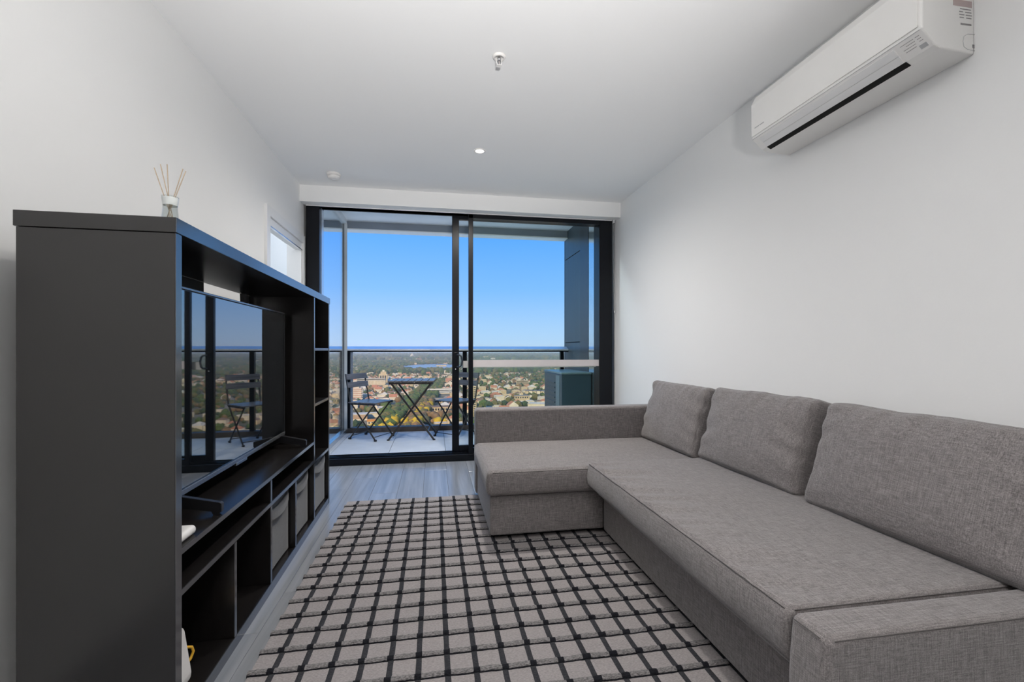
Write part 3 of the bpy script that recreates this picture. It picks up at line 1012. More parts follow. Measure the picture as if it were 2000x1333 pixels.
# cushions of the seat
def seat_fn(p, q):
    u, v, w = q
    if w > 0.5:
        edge = max(0.0, 1 - (u + 1) / 0.55)
        # gathers running in from the front seam, deeper near the chaise
        amp = 0.024 * edge ** 0.8 * (0.35 + 0.65 * max(0, min(1, (p.y + 0.55) / 0.9)))
        p.z += amp * (nz3(p.y * 11 + p.x * 4, p.x * 1.8, 7.0) + 0.35 * nz3(p.y * 27 + p.x * 6, p.x * 3, 3.0)) * (0.0 if u < -0.985 else 1.0)
        p.z += 0.010 * (1 - u * u) * (1 - v ** 4) + 0.005 * nz3(p.x * 3.5, p.y * 3.5, 11.0) * (1 - abs(u) ** 8)
    if u < -0.9:
        p.x += 0.006 * nz3(p.y * 4, p.z * 5, 4.0) - 0.012 * (1 - w * w)
    return p


P_SEAT = sofa_part('seat_cushion', 0.885, 1.82, 1.012, 2.540, 0.300, 0.442, 0.020, (60, 90, 10), seat_fn)
sofa_part('seat_panel', 0.930, 0.99, 1.006, 2.545, 0.235, 0.302, 0.012, (3, 24, 4), lambda p, q: p + Vector((0.03 * max(0, -q[2]), 0, 0)))


def chaise_fn(p, q):
    u, v, w = q
    if w > 0.5:
        p.z += 0.008 * (1 - u * u) * (1 - v * v) + 0.0022 * nz3(p.x * 4, p.y * 6, 2.0)
    if v < -0.9:
        p.y -= 0.014 * (1 - w * w) * (1 - 0.3 * u * u)
    if u < -0.9:
        p.x -= 0.012 * (1 - w * w)
    return p


P_CHAISE = sofa_part('chaise_cushion', 0.300, 1.84, 2.550, 3.350, 0.264, 0.412, 0.024, (40, 26, 10), chaise_fn)
# low arms and the back
sofa_part('side_arm', 0.300, 1.86, 3.345, 3.470, 0.032, 0.658, 0.022, (30, 4, 16), lambda p, q: p + Vector((0, 0.004 * nz3(p.x * 3, p.z * 5, 9.0), 0)))


def arm_fn(p, q):
    u, v, w = q
    if u < -0.9:
        p.x -= 0.014 * (1 - w * w)
    p.z += 0.003 * nz3(p.x * 4, p.y * 4, 6.0) * (1 if w > 0.9 else 0)
    return p


P_ARM = sofa_part('low_arm', 0.872, 1.86, 0.885, 1.000, 0.030, 0.446, 0.022, (26, 4, 14), arm_fn)
sofa_part('back_frame', 1.80, 1.868, 1.00, 3.345, 0.30, 0.60, 0.018, (3, 30, 8))
# stitched seams
def wob(y, s):
    return 0.002 * nz3(y * 6, s)


seam('seam', [(0.883 + wob(1.03 + 1.48 * i / 60, 1), 1.03 + 1.49 * i / 60, 0.434 + 0.003 * nz3(i * 0.9, 4.0)) for i in range(61)], P_SEAT)
seam('seam', [(0.90 + 0.9 * i / 20, 1.014, 0.4365) for i in range(21)], P_SEAT)
seam('seam', [(0.325 + 0.56 * i / 20, 2.5475, 0.398) for i in range(21)], P_CHAISE)
seam('seam', [(0.888 + 0.92 * i / 20, 0.886, 0.438) for i in range(21)], P_ARM)
seam('seam', [(0.868, 0.905 + 0.08 * i / 6, 0.436) for i in range(7)], P_ARM)
for x, y in ((0.36, 2.64), (0.36, 3.40), (1.05, 1.06), (1.05, 2.45), (1.80, 1.06), (1.80, 3.40)):
    onrug = 0.012 if x < RX1 and y < RY1 else 0.0
    f = MB().lathe([(0.022, onrug), (0.026, 0.034)], 16).obj('foot', BLACKP, SF, smooth=False)
    f.location = Vector((x, y, 0)) - SFO

# loose back cushions


def back_cushion(ymid, w, hgt, seed, label, dx=0.0, tilt=17.0, yaw=0.0, zb=0.452):
    t = 0.165

    def fn(p, q):
        u, v, ww = q            # u thickness (front is -1), v along, ww up
        puff = (1 - min(1, abs(v)) ** 3) * (1 - min(1, abs(ww)) ** 3)
        side = -1 if u < 0 else 1
        p.x += side * (0.048 if side < 0 else 0.006) * puff * min(1.0, abs(u) * 1.2)
        # outline: corners stay, edges draw in a little and wander
        p.z += -0.012 * (1 - v * v) * (1 if ww > 0 else 0) * 0 + 0.007 * nz3(p.y * 5.5, seed, 1.0) * max(0, ww) ** 2
        p.y -= math.copysign(0.014, p.y) * (1 - ww * ww) * abs(v) ** 3
        # creases fanning in from the side edges
        near = max(0.0, (abs(v) - 0.35) / 0.65)
        p.x += side * 0.020 * near * nz3(p.z * 15 + abs(p.y) * 4, p.y * 2.0, seed * 3.3) * (1 - abs(ww) ** 6)
        p.x += 0.006 * nz3(p.y * 5, p.z * 5, seed * 1.7)
        top = max(0.0, (ww - 0.45) / 0.55)
        p.x += side * 0.016 * top * nz3(p.y * 16 + p.z * 5, 2.0, seed)
        return p
    me = soft_box(t / 2, w / 2, hgt / 2, 0.030, (6, 60, 44), fn, 5).mesh('sofa_cushion', LINEN, smooth=True)
    o_ = thing('sofa_cushion', (0, 0, 0), label, 'cushion', 0, 'loose back cushions on the corner sofa')
    base = Vector((1.56 + dx, ymid, zb))
    Mx = Matrix.Translation(base) @ Matrix.Rotation(R(yaw), 4, 'Z') @ Matrix.Rotation(R(tilt), 4, 'Y') @ Matrix.Translation((t / 2, 0, hgt / 2))
    o_.matrix_world = Mx
    link('cover', me, o_)
    # zip-side piping line around the back face
    pts = []
    for a in range(48):
        th_ = 2 * math.pi * a / 48
        c_, s_ = math.cos(th_), math.sin(th_)
        k_ = (abs(c_) ** 8 + abs(s_) ** 8) ** (-1 / 8)
        pts.append((0.072, (w / 2 - 0.016) * c_ * k_, (hgt / 2 - 0.010) * s_ * k_))
    return o_


back_cushion(2.965, 0.735, 0.455, 1.0, 'smallest looking back cushion, beside the far arm of the sofa', 0.015, 15, 0, 0.424)
back_cushion(2.150, 0.765, 0.445, 2.6, 'middle back cushion of the three on the sofa', 0.0, 17, 0)
back_cushion(1.320, 0.790, 0.445, 4.2, 'largest looking back cushion, above the low arm of the sofa', -0.02, 17, 0)

# ------------------------------------------------------------------ air conditioner
AC = thing('wall_air_conditioner', (RX, 0, 0), 'long white split air conditioner mounted high on the wall', 'air conditioner')
AY0, AY1 = 1.307, 2.159
prof = [(0, 2.138), (-0.143, 2.146), (-0.165, 2.156), (-0.222, 2.206), (-0.2225, 2.385), (-0.20, 2.425), (-0.17, 2.433), (0, 2.433)]
MB().prism(prof, 1, AY0, AY1).obj('casing', ACW, AC, bevel=0.006, seg=3)
MB().prism([(-0.221, 2.218), (-0.2275, 2.2165), (-0.2285, 2.384), (-0.205, 2.428), (-0.198, 2.425), (-0.2215, 2.384)], 1, AY0 + 0.012, AY1 - 0.004).obj('front_panel', ACW, AC, bevel=0.0015)
sd = Vector((-0.165 + 0.222, 0, 2.156 - 2.206))  # along the slanted face, top to bottom
sdn = sd.normalized()
nrm = Vector((sdn.z, 0, -sdn.x))   # outward
if nrm.x > 0:
    nrm = -nrm
topp = Vector((-0.222, 0, 2.206))


def slant(name, mat, a0, a1, y0, y1, t0, t1, parent=AC):
    """thin plate on the slanted face: a along the slope, t outward"""
    m2 = MB()
    pts = []
    for t in (t0, t1):
        for a in (a0, a1):
            p = topp + sdn * a + nrm * t
            pts.append((p.x, p.z))
    m2.prism([pts[0], pts[1], pts[3], pts[2]], 1, y0, y1)
    return m2.obj(name, mat, parent)


SL = (Vector((-0.165, 0, 2.156)) - topp).length
slant('louver_flap', ACG, 0.012, SL * 0.55, AY0 + 0.105, AY1 - 0.045, -0.002, 0.0035)
slant('louver_flap', ACG, SL * 0.55 + 0.0012, SL - 0.002, AY0 + 0.105, AY1 - 0.045, -0.002, 0.0035)
MB().prism([(-0.1655, 2.1572), (-0.166, 2.1545), (-0.144, 2.1445), (-0.1435, 2.1475)], 1, AY0 + 0.100, AY1 - 0.042).obj('air_slot', pm('slot_black', (0.003, 0.003, 0.003, 1), 0.9, var=0.1), AC)
slant('panel_seam', PRINTL, 0.0005, 0.0025, AY0 + 0.01, AY1 - 0.004, -0.001, 0.0005)  # grey line along the seam below the front panel
# small unreadable print near the end and the rating label on the end face
for k, (a, ya, yb) in enumerate(((0.016, 0.040, 0.085), (0.016, 0.020, 0.034), (0.026, 0.040, 0.070), (0.026, 0.020, 0.032), (0.036, 0.042, 0.084), (0.036, 0.018, 0.030), (0.046, 0.046, 0.082))):
    slant('print_line', PRINT, a, a + 0.0018, AY0 + ya, AY0 + yb, -0.001, 0.0006)
slant('print_block', PRINTL, 0.050, 0.066, AY0 + 0.016, AY0 + 0.040, -0.001, 0.0006)
bx('rating_label', PRINTP, AC, -0.092, -0.012, AY0 - 0.0006, AY0 + 0.001, 2.300, 2.322)
for k, (xa, xb) in enumerate(((-0.062, -0.016), (-0.066, -0.050), (-0.040, -0.014), (-0.066, -0.044), (-0.038, -0.012), (-0.064, -0.046), (-0.036, -0.014))):
    z = 2.290 - 0.010 * ((k + 1) // 2)
    bx('print_line', PRINT, AC, xa, xb, AY0 - 0.0006, AY0 + 0.001, z, z + 0.003)
bx('print_line', PRINT, AC, -0.060, -0.014, AY0 - 0.0006, AY0 + 0.001, 2.236, 2.242)
ks = MB()
ks.tube([(0.0, AY0 - 0.0002, 2.208), (-0.030, AY0 - 0.0002, 2.206), (-0.046, AY0 - 0.0002, 2.196), (-0.050, AY0 - 0.0002, 2.178), (-0.046, AY0 - 0.0002, 2.160), (-0.030, AY0 - 0.0002, 2.152), (0.0, AY0 - 0.0002, 2.150)], 0.0008, 6)
ks.obj('knockout_line', PRINTL, AC)
bx('pipe_notch', PRINT, AC, -0.010, -0.001, AY0 - 0.0008, AY0 + 0.004, 2.160, 2.172, 0.001)
for k, (y0, y1) in enumerate(((AY1 - 0.060, AY1 - 0.030), (AY1 - 0.095, AY1 - 0.066))):
    bx('print_line', PRINTL, AC, -0.2293, -0.2275, y0, y1, 2.252, 2.2555)

# ------------------------------------------------------------------ ceiling fittings
SK = thing('smoke_alarm', (-0.845, 4.09, HZ), 'round white smoke alarm on the ceiling near the window corner', 'smoke alarm')
MB().lathe([(0.058, 0), (0.058, -0.012), (0.054, -0.016), (0.054, -0.018)], 36).obj('base_ring', WHITEP, SK, smooth=False, bevel=0.001)
MB().lathe([(0.052, -0.018), (0.052, -0.028), (0.046, -0.040), (0.030, -0.046), (0.0005, -0.047)], 36).obj('cover', WHITEP, SK, smooth=True)
bx('test_button', TRIMW, SK, -0.012, 0.012, -0.008, 0.008, -0.050, -0.046, 0.002)
SP = thing('sprinkler_head', (0.328, 2.309, HZ), 'small white fire sprinkler head on the ceiling', 'sprinkler')
MB().lathe([(0.034, 0), (0.034, -0.004), (0.029, -0.010), (0.023, -0.012), (0.021, -0.006), (0.001, -0.006)], 30).obj('escutcheon', WHITEP, SP, smooth=True)
MB().lathe([(0.009, -0.005), (0.009, -0.020), (0.006, -0.022)], 16).obj('body', ALU, SP, smooth=True)
for s in (-1, 1):
    MB().tube([(0.009 * s, 0, -0.018), (0.014 * s, 0, -0.030), (0.010 * s, 0, -0.042), (0.0, 0, -0.047)], 0.0022, 6).obj('frame_arm', WHITEP, SP, smooth=True)
MB().lathe([(0.0025, -0.022), (0.0025, -0.042)], 10).obj('bulb', pm('sprinkler_bulb', (0.35, 0.3, 0.3, 1), 0.2, var=0.05), SP, smooth=True)
MB().lathe([(0.004, -0.046), (0.013, -0.048), (0.013, -0.050), (0.001, -0.050)], 20).obj('deflector', WHITEP, SP)
DL = thing('downlight', (0.339, 3.43, HZ), 'small round recessed downlight glowing in the ceiling', 'downlight')
MB().lathe([(0.046, 0.001), (0.046, -0.003), (0.042, -0.005), (0.033, -0.004), (0.031, 0.0)], 32, cap=False).obj('trim_ring', WHITEP, DL, smooth=True)
MB().lathe([(0.032, -0.0005), (0.032, -0.0025), (0.001, -0.0028)], 28).obj('lens', emit_mat('downlight_lens', (1.0, 0.97, 0.92, 1), 4.0), DL, smooth=True)

# ------------------------------------------------------------------ the city far below
GZ = -100.0
_F = 888.9
_TH = math.atan(152 / _F)
_S, _C = math.sin(_TH), math.cos(_TH)


def gpt(px, py):
    """where a sight line through the photograph meets the ground of the city"""
    u, v = (px - 1000) / _F, (684 - py) / _F
    t = (GZ - CAM_H) / v
    return Vector(((_S + u * _C) * t, (_C - u * _S) * t, GZ))


def cmat(name, col, rough=0.9, var=0.15, sc=0.08):
    return pm(name, col, rough, var=var, vscale=(sc, sc, sc), spec=0.2)


WALLS = [cmat('render_cream', (0.56, 0.43, 0.27, 1)), cmat('render_white', (0.66, 0.57, 0.44, 1)), cmat('brick_tan', (0.42, 0.28, 0.18, 1)), cmat('brick_red', (0.36, 0.17, 0.11, 1))]
ROOFS = [cmat('tile_terracotta', (0.48, 0.20, 0.11, 1)), cmat('metal_roof_grey', (0.30, 0.26, 0.22, 1)), cmat('tile_brown', (0.22, 0.15, 0.11, 1)), cmat('metal_roof_white', (0.60, 0.53, 0.43, 1)), cmat('slate_dark', (0.13, 0.13, 0.14, 1))]
LEAF = [cmat('leaf_green', (0.085, 0.12, 0.035, 1), var=0.35, sc=0.5), cmat('leaf_dark', (0.05, 0.075, 0.035, 1), var=0.35, sc=0.5), cmat('leaf_olive', (0.14, 0.125, 0.05, 1), var=0.3, sc=0.5), cmat('leaf_brown', (0.22, 0.135, 0.065, 1), var=0.35, sc=0.6), cmat('leaf_yellow', (0.50, 0.33, 0.03, 1), var=0.3, sc=0.5)]
CMATS = WALLS + ROOFS + LEAF
WINM = pm('city_window_dark', (0.035, 0.04, 0.05, 1), 0.2, var=0.2, vscale=(0.5, 0.5, 0.5))

# ground
gm, gnt, gp_ = nmat('city_ground')
gp_.inputs['Roughness'].default_value = 0.95
_t = gnt.nodes.new('ShaderNodeTexCoord')
_n = gnt.nodes.new('ShaderNodeTexNoise')
_n.inputs['Scale'].default_value = 0.012
_n.inputs['Detail'].default_value = 8
_r = gnt.nodes.new('ShaderNodeValToRGB')
_r.color_ramp.elements[0].position = 0.38
_r.color_ramp.elements[0].color = (0.075, 0.09, 0.04, 1)
_r.color_ramp.elements[1].position = 0.62
_r.color_ramp.elements[1].color = (0.30, 0.24, 0.17, 1)
_e = _r.color_ramp.elements.new(0.5)
_e.color = (0.15, 0.135, 0.075, 1)
gnt.links.new(_t.outputs['Object'], _n.inputs['Vector'])
gnt.links.new(_n.outputs['Fac'], _r.inputs[0])
gnt.links.new(_r.outputs[0], gp_.inputs['Base Color'])
struct('ground', MB().add([(-14000, 250, GZ - 0.3), (14000, 250, GZ - 0.3), (14000, 16000, GZ - 0.3), (-14000, 16000, GZ - 0.3)], [(0, 1, 2, 3)]), gm, 'open ground of the city below', recalc=False)


def sheet(name, mat, pts, z, label):
    return struct(name, MB().add([(x, y, z) for x, y in pts], [tuple(range(len(pts)))]), mat, label, recalc=False)


def ell(cx, cy, rx, ry, n=40, sq=1.0):
    return [(cx + rx * math.cos(2 * math.pi * i / n) * (1 + 0.12 * math.sin(5 * i * 2 * math.pi / n)), cy + ry * math.sin(2 * math.pi * i / n)) for i in range(n)]


LAKE = (0.0, 2820.0, 175.0, 480.0)
sheet('lake', pm('lake_water', (0.20, 0.28, 0.35, 1), 0.25, var=0.1, vscale=(0.004, 0.004, 0.004)), ell(*LAKE), GZ - 0.05, 'pale blue park lake in the distance')
sheet('lawn', cmat('park_grass', (0.24, 0.23, 0.06, 1), sc=0.01), ell(-330, 2560, 190, 130), GZ - 0.06, 'sunlit grass strip of the distant park')
AV0, AV1 = Vector((-56, 450)), Vector((14, 1560))
avd = (AV1 - AV0).normalized()
avn = Vector((avd.y, -avd.x))
ASPH = cmat('asphalt', (0.26, 0.21, 0.16, 1), sc=0.02)
sheet('road', ASPH, [tuple(AV0 + avn * 12), tuple(AV1 + avn * 12), tuple(AV1 - avn * 12), tuple(AV0 - avn * 12)], GZ - 0.02, 'tree lined avenue running away through the city')

# ---- kinds of low building: one closed shell each


def house_geo(w, d, h, kind):
    a, b = w / 2, d / 2
    v = [(-a, -b, 0), (a, -b, 0), (a, b, 0), (-a, b, 0), (-a, -b, h), (a, -b, h), (a, b, h), (-a, b, h)]
    f = [(0, 1, 5, 4), (1, 2, 6, 5), (2, 3, 7, 6), (3, 0, 4, 7)]
    m = [0, 0, 0, 0]
    if kind == 'hip':
        rh = 0.30 * min(w, d)
        if w >= d:
            v += [(-a + b, 0, h + rh), (a - b, 0, h + rh)]
            f += [(4, 5, 9, 8), (5, 6, 9), (6, 7, 8, 9), (7, 4, 8)]
        else:
            v += [(0, -b + a, h + rh), (0, b - a, h + rh)]
            f += [(4, 5, 8), (5, 6, 9, 8), (6, 7, 9), (7, 4, 8, 9)]
        m += [1, 1, 1, 1]
    elif kind == 'gable':
        rh = 0.36 * w
        v += [(0, -b, h + rh), (0, b, h + rh)]
        f += [(4, 5, 8), (5, 6, 9, 8), (6, 7, 9), (7, 4, 8, 9)]
        m += [0, 1, 0, 1]
    else:
        v += [(-a + 0.8, -b + 0.8, h), (a - 0.8, -b + 0.8, h), (a - 0.8, b - 0.8, h), (-a + 0.8, b - 0.8, h), (-a + 0.8, -b + 0.8, h - 0.7), (a - 0.8, -b + 0.8, h - 0.7), (a - 0.8, b - 0.8, h - 0.7), (-a + 0.8, b - 0.8, h - 0.7)]
        f += [(4, 5, 9, 8), (5, 6, 10, 9), (6, 7, 11, 10), (7, 4, 8, 11), (8, 9, 13, 12), (9, 10, 14, 13), (10, 11, 15, 14), (11, 8, 12, 15), (12, 13, 14, 15)]
        m += [0] * 8 + [1]
    return v, f, m


random.seed(11)
HK, HL = [], []
for i in range(16):
    kind = ('hip', 'gable', 'hip', 'flat')[i % 4]
    w = random.uniform(9, 15) if kind != 'flat' else random.uniform(14, 26)
    d = random.uniform(10, 17)
    h = random.uniform(4, 7) if kind != 'flat' else random.uniform(7, 13)
    wi = random.choice((0, 0, 1, 1, 1, 2, 3)) if kind != 'flat' else random.choice((0, 1, 1, 1))
    ri = random.choice((0, 0, 1, 2, 4, 3)) if kind != 'flat' else random.choice((1, 3, 3))
    HK.append((house_geo(w, d, h, kind), wi, ri))
    HL.append((('cream', 'pale', 'tan brick', 'red brick')[wi], ('terracotta tiled', 'grey metal', 'brown tiled', 'pale metal', 'dark slate')[ri], {'hip': 'hipped', 'gable': 'gabled', 'flat': 'flat'}[kind]))


def ico(level, seed, squash=0.85, amp=0.22):
    bm = bmesh.new()
    bmesh.ops.create_icosphere(bm, subdivisions=level, radius=1.0)
    v = []
    for p in bm.verts:
        k = 1 + amp * nz3(p.co.x * 2.3 + seed, p.co.y * 2.3, p.co.z * 2.3) * 1.6
        v.append((p.co.x * k, p.co.y * k, (p.co.z * k * squash) + squash * 0.85))
    f = [tuple(x.index for x in q.verts) for q in bm.faces]
    bm.free()
    return v, f


TK = [ico(2, s * 7.3) for s in range(4)]
TK0 = [ico(1, s * 5.1, 0.8, 0.3) for s in range(3)]


def blocked(x, y):
    """keep the avenue, the lake, the lawn and the plots of the large buildings clear"""
    q = Vector((x, y)) - AV0
    if abs(q.dot(avn)) < 32 and y < 1560:
        return True
    if ((x - LAKE[0]) / (LAKE[2] * 1.08)) ** 2 + ((y - LAKE[1]) / (LAKE[3] * 1.05)) ** 2 < 1:
        return True
    if ((x + 330) / 190) ** 2 + ((y - 2560) / 130) ** 2 < 1:
        return True
    for (cx, cy, rr) in PLOTS:
        if abs(x - cx) < rr and -rr * 1.6 < y - cy < rr:
            return True
    return False


PLOTS = []
houses, trees = [], []   # (x, y, rot, kind, scale)  /  (x, y, r, kind, leaf)


def plot(px, py, r):
    g = gpt(px, py)
    PLOTS.append((g.x, g.y, r))
    return g


# ---- larger buildings that stand out
def part_box(name, mat, par, x0, x1, y0, y1, z0, z1):
    return bx(name, mat, par, x0, x1, y0, y1, z0, z1)


def building(px, py, r, rz, label, name='city_building'):
    g = plot(px, py, r)
    return thing(name, (g.x, g.y, GZ), label, 'building', rz)


PINK = cmat('pink_render', (0.55, 0.32, 0.25, 1))
WHT = WALLS[1]
CRM = WALLS[0]
# striped block behind the chair back
b = building(696, 782, 24, R(4), 'pink and white striped apartment block below the chair on the balcony')
part_box('body', PINK, b, -9, 10, 0, 16, 0, 24)
for k in range(6):
    part_box('floor_band', WHT, b, -9.5, 10.2, -0.6, 0.2, 2.6 + k * 3.8, 4.3 + k * 3.8)
for k in range(6):
    part_box('balcony', WHT, b, 10.0 + (k % 2) * 0.2, 12.2, -0.5 + 1.4 * (k % 2), 4 + 5 * (k % 2), 2.0 + k * 3.8, 3.6 + k * 3.8)
part_box('roof_hut', WHT, b, -6, 5, 3, 12, 24, 28)
# long hotel-like complex
b = building(728, 752, 70, R(2), 'long pale complex with window bands beneath the far park')
part_box('wing', WHT, b, -45, 35, 0, 18, 0, 18)
for k in range(4):
    part_box('window_band', WINM, b, -44, 34, -0.4, 0.1, 2.2 + k * 4.2, 4.2 + k * 4.2)
part_box('wing', CRM, b, -10, 38, -26, -6, 0, 13)
for k in range(12):
    part_box('pier', WHT, b, -9.5 + k * 4, -7.5 + k * 4, -26.6, -25.9, 1, 12.5)
b = building(749, 748, 36, R(2), 'cream stepped tower with arched top beside the pale complex')
part_box('tower', CRM, b, -14, 12, 0, 16, 0, 27)
part_box('upper_storey', CRM, b, -9, 8, 2, 14, 27, 34)
part_box('cap', WHT, b, -4, 3, 4, 11, 34, 39)
for k in range(3):
    part_box('window_band', WINM, b, -10 + k * 7, -6.5 + k * 7, -0.4, 0.1, 6, 22)
# white banded school-like block
b = building(858, 770, 44, R(1), 'low white block with three long bands near the door stile')
part_box('body', CRM, b, -27, 27, 0, 16, 0, 11.5)
for k in range(3):
    part_box('floor_band', pm('bright_white_band_%d' % k, (0.85, 0.82, 0.76, 1), 0.8, var=0.03), b, -28, 28, -0.7, 0.2, 1.6 + k * 3.9, 3.2 + k * 3.9)
for k in range(2):
    part_box('window_band', WINM, b, -26.5, 26.5, -0.3, 0.1, 3.4 + k * 3.9, 5.2 + k * 3.9)
# long cream hall under the right chair
b = building(852, 805, 40, R(1), 'long cream hall with a brown roof below the hidden chair')
part_box('body', CRM, b, -20, 20, 0, 14, 0, 7.5)
part_box('roof', ROOFS[2], b, -20.6, 20.6, -0.6, 14.6, 7.5, 8.6)
for k in range(9):
    part_box('window', WINM, b, -18.5 + k * 4.2, -16 + k * 4.2, -0.3, 0.1, 2.4, 5.6)
b = building(850, 788, 30, R(1), 'row of cream shop fronts above the long hall')
part_box('body', CRM, b, -24, 22, 0, 10, 0, 8)
part_box('roof', ROOFS[1], b, -24.5, 22.5, -0.5, 10.5, 8, 9)
for k in range(10):
    part_box('window', WINM, b, -22.5 + k * 4.5, -20 + k * 4.5, -0.3, 0.1, 1.5, 5.5)
# warehouses at the left
b = building(703, 822, 30, R(3), 'white roofed warehouse with a long brown side near the kerb')
part_box('body', WALLS[2], b, -16, 10, 0, 20, 0, 8)
part_box('roof', ROOFS[3], b, -16.5, 10.5, -0.5, 20.5, 8, 9)
part_box('loading_strip', WHT, b, -16.2, 10.2, -0.4, 0.1, 0, 2.2)
b = building(727, 830, 18, R(3), 'small building with a bright orange roof beside the avenue')
part_box('body', WHT, b, -6.5, 6.5, 0, 9, 0, 4.5)
part_box('roof', cmat('orange_roof', (0.62, 0.26, 0.07, 1)), b, -7, 7, -0.5, 9.5, 4.5, 6.5)
for k in range(3):
    part_box('window', WINM, b, -5 + k * 4, -3 + k * 4, -0.2, 0.1, 1.4, 3.4)
b = building(727, 816, 18, R(3), 'white roofed shed standing behind the orange roof')
part_box('body', WALLS[1], b, -9, 10, 0, 10, 0, 6)
part_box('roof', ROOFS[3], b, -9.5, 10.5, -0.5, 10.5, 6, 7)
# gable church-like house at the right
b = building(992, 783, 16, R(-8), 'white gabled house front among the trees at the tinted side')
hv, hf, hm = house_geo(13, 16, 6, 'gable')
MB_ = MB()
MB_.v, MB_.f, MB_.m = hv, hf, hm
MB_.obj('body', [WHT, ROOFS[4]], b, recalc=False)
for k in (-1, 1):
    part_box('window', WINM, b, k * 1.6 - 0.6, k * 1.6 + 0.6, -8.2, -7.9, 2, 4.4)
b = building(968, 776, 18, R(12), 'red tiled house beside the white gabled front')
hv, hf, hm = house_geo(22, 14, 6, 'hip')
MB_ = MB()
MB_.v, MB_.f, MB_.m = hv, hf, hm
MB_.obj('body', [WALLS[3], ROOFS[0]], b, recalc=False)
part_box('chimney', WALLS[3], b, 3, 4.5, -1, 0.5, 7, 11.5)
b = building(978, 768, 18, R(-4), 'second red tiled house just above the white gabled front')
hv, hf, hm = house_geo(20, 12, 7, 'hip')
MB_ = MB()
MB_.v, MB_.f, MB_.m = hv, hf, hm
MB_.obj('body', [WALLS[0], ROOFS[0]], b, recalc=False)
part_box('chimney', WALLS[3], b, -5, -3.6, 1, 2.5, 8, 12)
b = building(1020, 783, 24, R(-3), 'cream two storey block below the outdoor unit edge')
part_box('body', CRM, b, -15, 15, 0, 14, 0, 9)
part_box('roof', ROOFS[1], b, -15.5, 15.5, -0.5, 14.5, 9, 10)
for k in range(6):
    part_box('window', WINM, b, -13.5 + k * 4.6, -11 + k * 4.6, -0.3, 0.1, 4.8, 7.6)
b = building(1046, 797, 30, R(-24), 'long white roofed warehouse beside the outdoor unit')
part_box('body', WALLS[1], b, -14, 16, 0, 24, 0, 6)
part_box('roof', ROOFS[3], b, -14.6, 16.6, -0.6, 24.6, 6, 7)
b = building(1044, 770, 24, R(-24), 'terrace of narrow roofs above the white warehouse')
for k in range(5):
    part_box('unit', WALLS[k % 2], b, -22 + k * 9, -14 + k * 9, 0, 18, 0, 6 + (k % 2))
    part_box('roof', ROOFS[1 + (k % 2) * 3], b, -22.3 + k * 9, -13.7 + k * 9, -0.3, 18.3, 6 + (k % 2), 7 + (k % 2))
b = building(1012, 752, 30, R(-6), 'yellow cream apartment row with a flat roof under the frosted strip')
part_box('body', CRM, b, -5, 30, 0, 12, 0, 12)
for k in range(3):
    part_box('window_band', WINM, b, -4, 29, -0.3, 0.1, 2 + k * 3.6, 3.8 + k * 3.6)
# tall cream tower beside the fixed stile
tx = gpt(925, 760)
kx = tx.x / tx.y
b = thing('city_tower', (kx * 690, 690, GZ), 'tall cream apartment tower with stacked balconies beside the fixed stile', 'building')
PLOTS.append((kx * 690, 690, 18))
part_box('body', CRM, b, -5.5, 4.2, 0, 12, 0, 46)
for k in range(14):
    part_box('balcony', WHT, b, -6.2, -1.2, -1.0, 0.1, 2.0 + k * 3.2, 3.1 + k * 3.2)
for k in range(14):
    part_box('window', WINM, b, 0.0, 3.2, -0.2, 0.1, 1.6 + k * 3.2, 3.0 + k * 3.2)
# water tank and far dome
g = plot(659, 806, 12)
b = thing('water_tank', (g.x, g.y, GZ), 'round pale tank roof seen through the glass screen', 'tank')
MB().lathe([(6.5, 0), (6.5, 6), (5.5, 7.2), (0.2, 8.4)], 24).obj('drum', WALLS[1], b)
g = gpt(805, 700)
b = thing('domed_hall', (g.x, g.y, GZ), 'tiny pale domed hall with a spire on the hazy skyline', 'building')
part_box('wing', WHT, b, -85, 70, 0, 40, 0, 22)
MB().lathe([(22, 20), (22, 34), (17, 46), (8, 53), (3, 56), (2.5, 74), (0.3, 80)], 16).obj('dome', WHT, b)
for i, (px, py, w, h) in enumerate(((700, 698, 120, 26), (722, 701, 90, 20), (760, 699, 130, 20), (783, 700, 60, 28), (838, 703, 120, 22), (870, 703, 90, 26), (950, 703, 90, 34), (963, 705, 40, 26), (862, 716, 60, 8), (830, 729, 40, 8), (852, 733, 16, 9), (866, 733, 40, 7))):
    g = gpt(px, py)
    o = MB().box(-w / 2, w / 2, 0, 30, 0, h).obj('skyline_building', WALLS[(i % 2)])
    o.location = g
    tag(o, 'tiny pale building on the hazy far side of the city', 'building', 'pale buildings on the skyline')

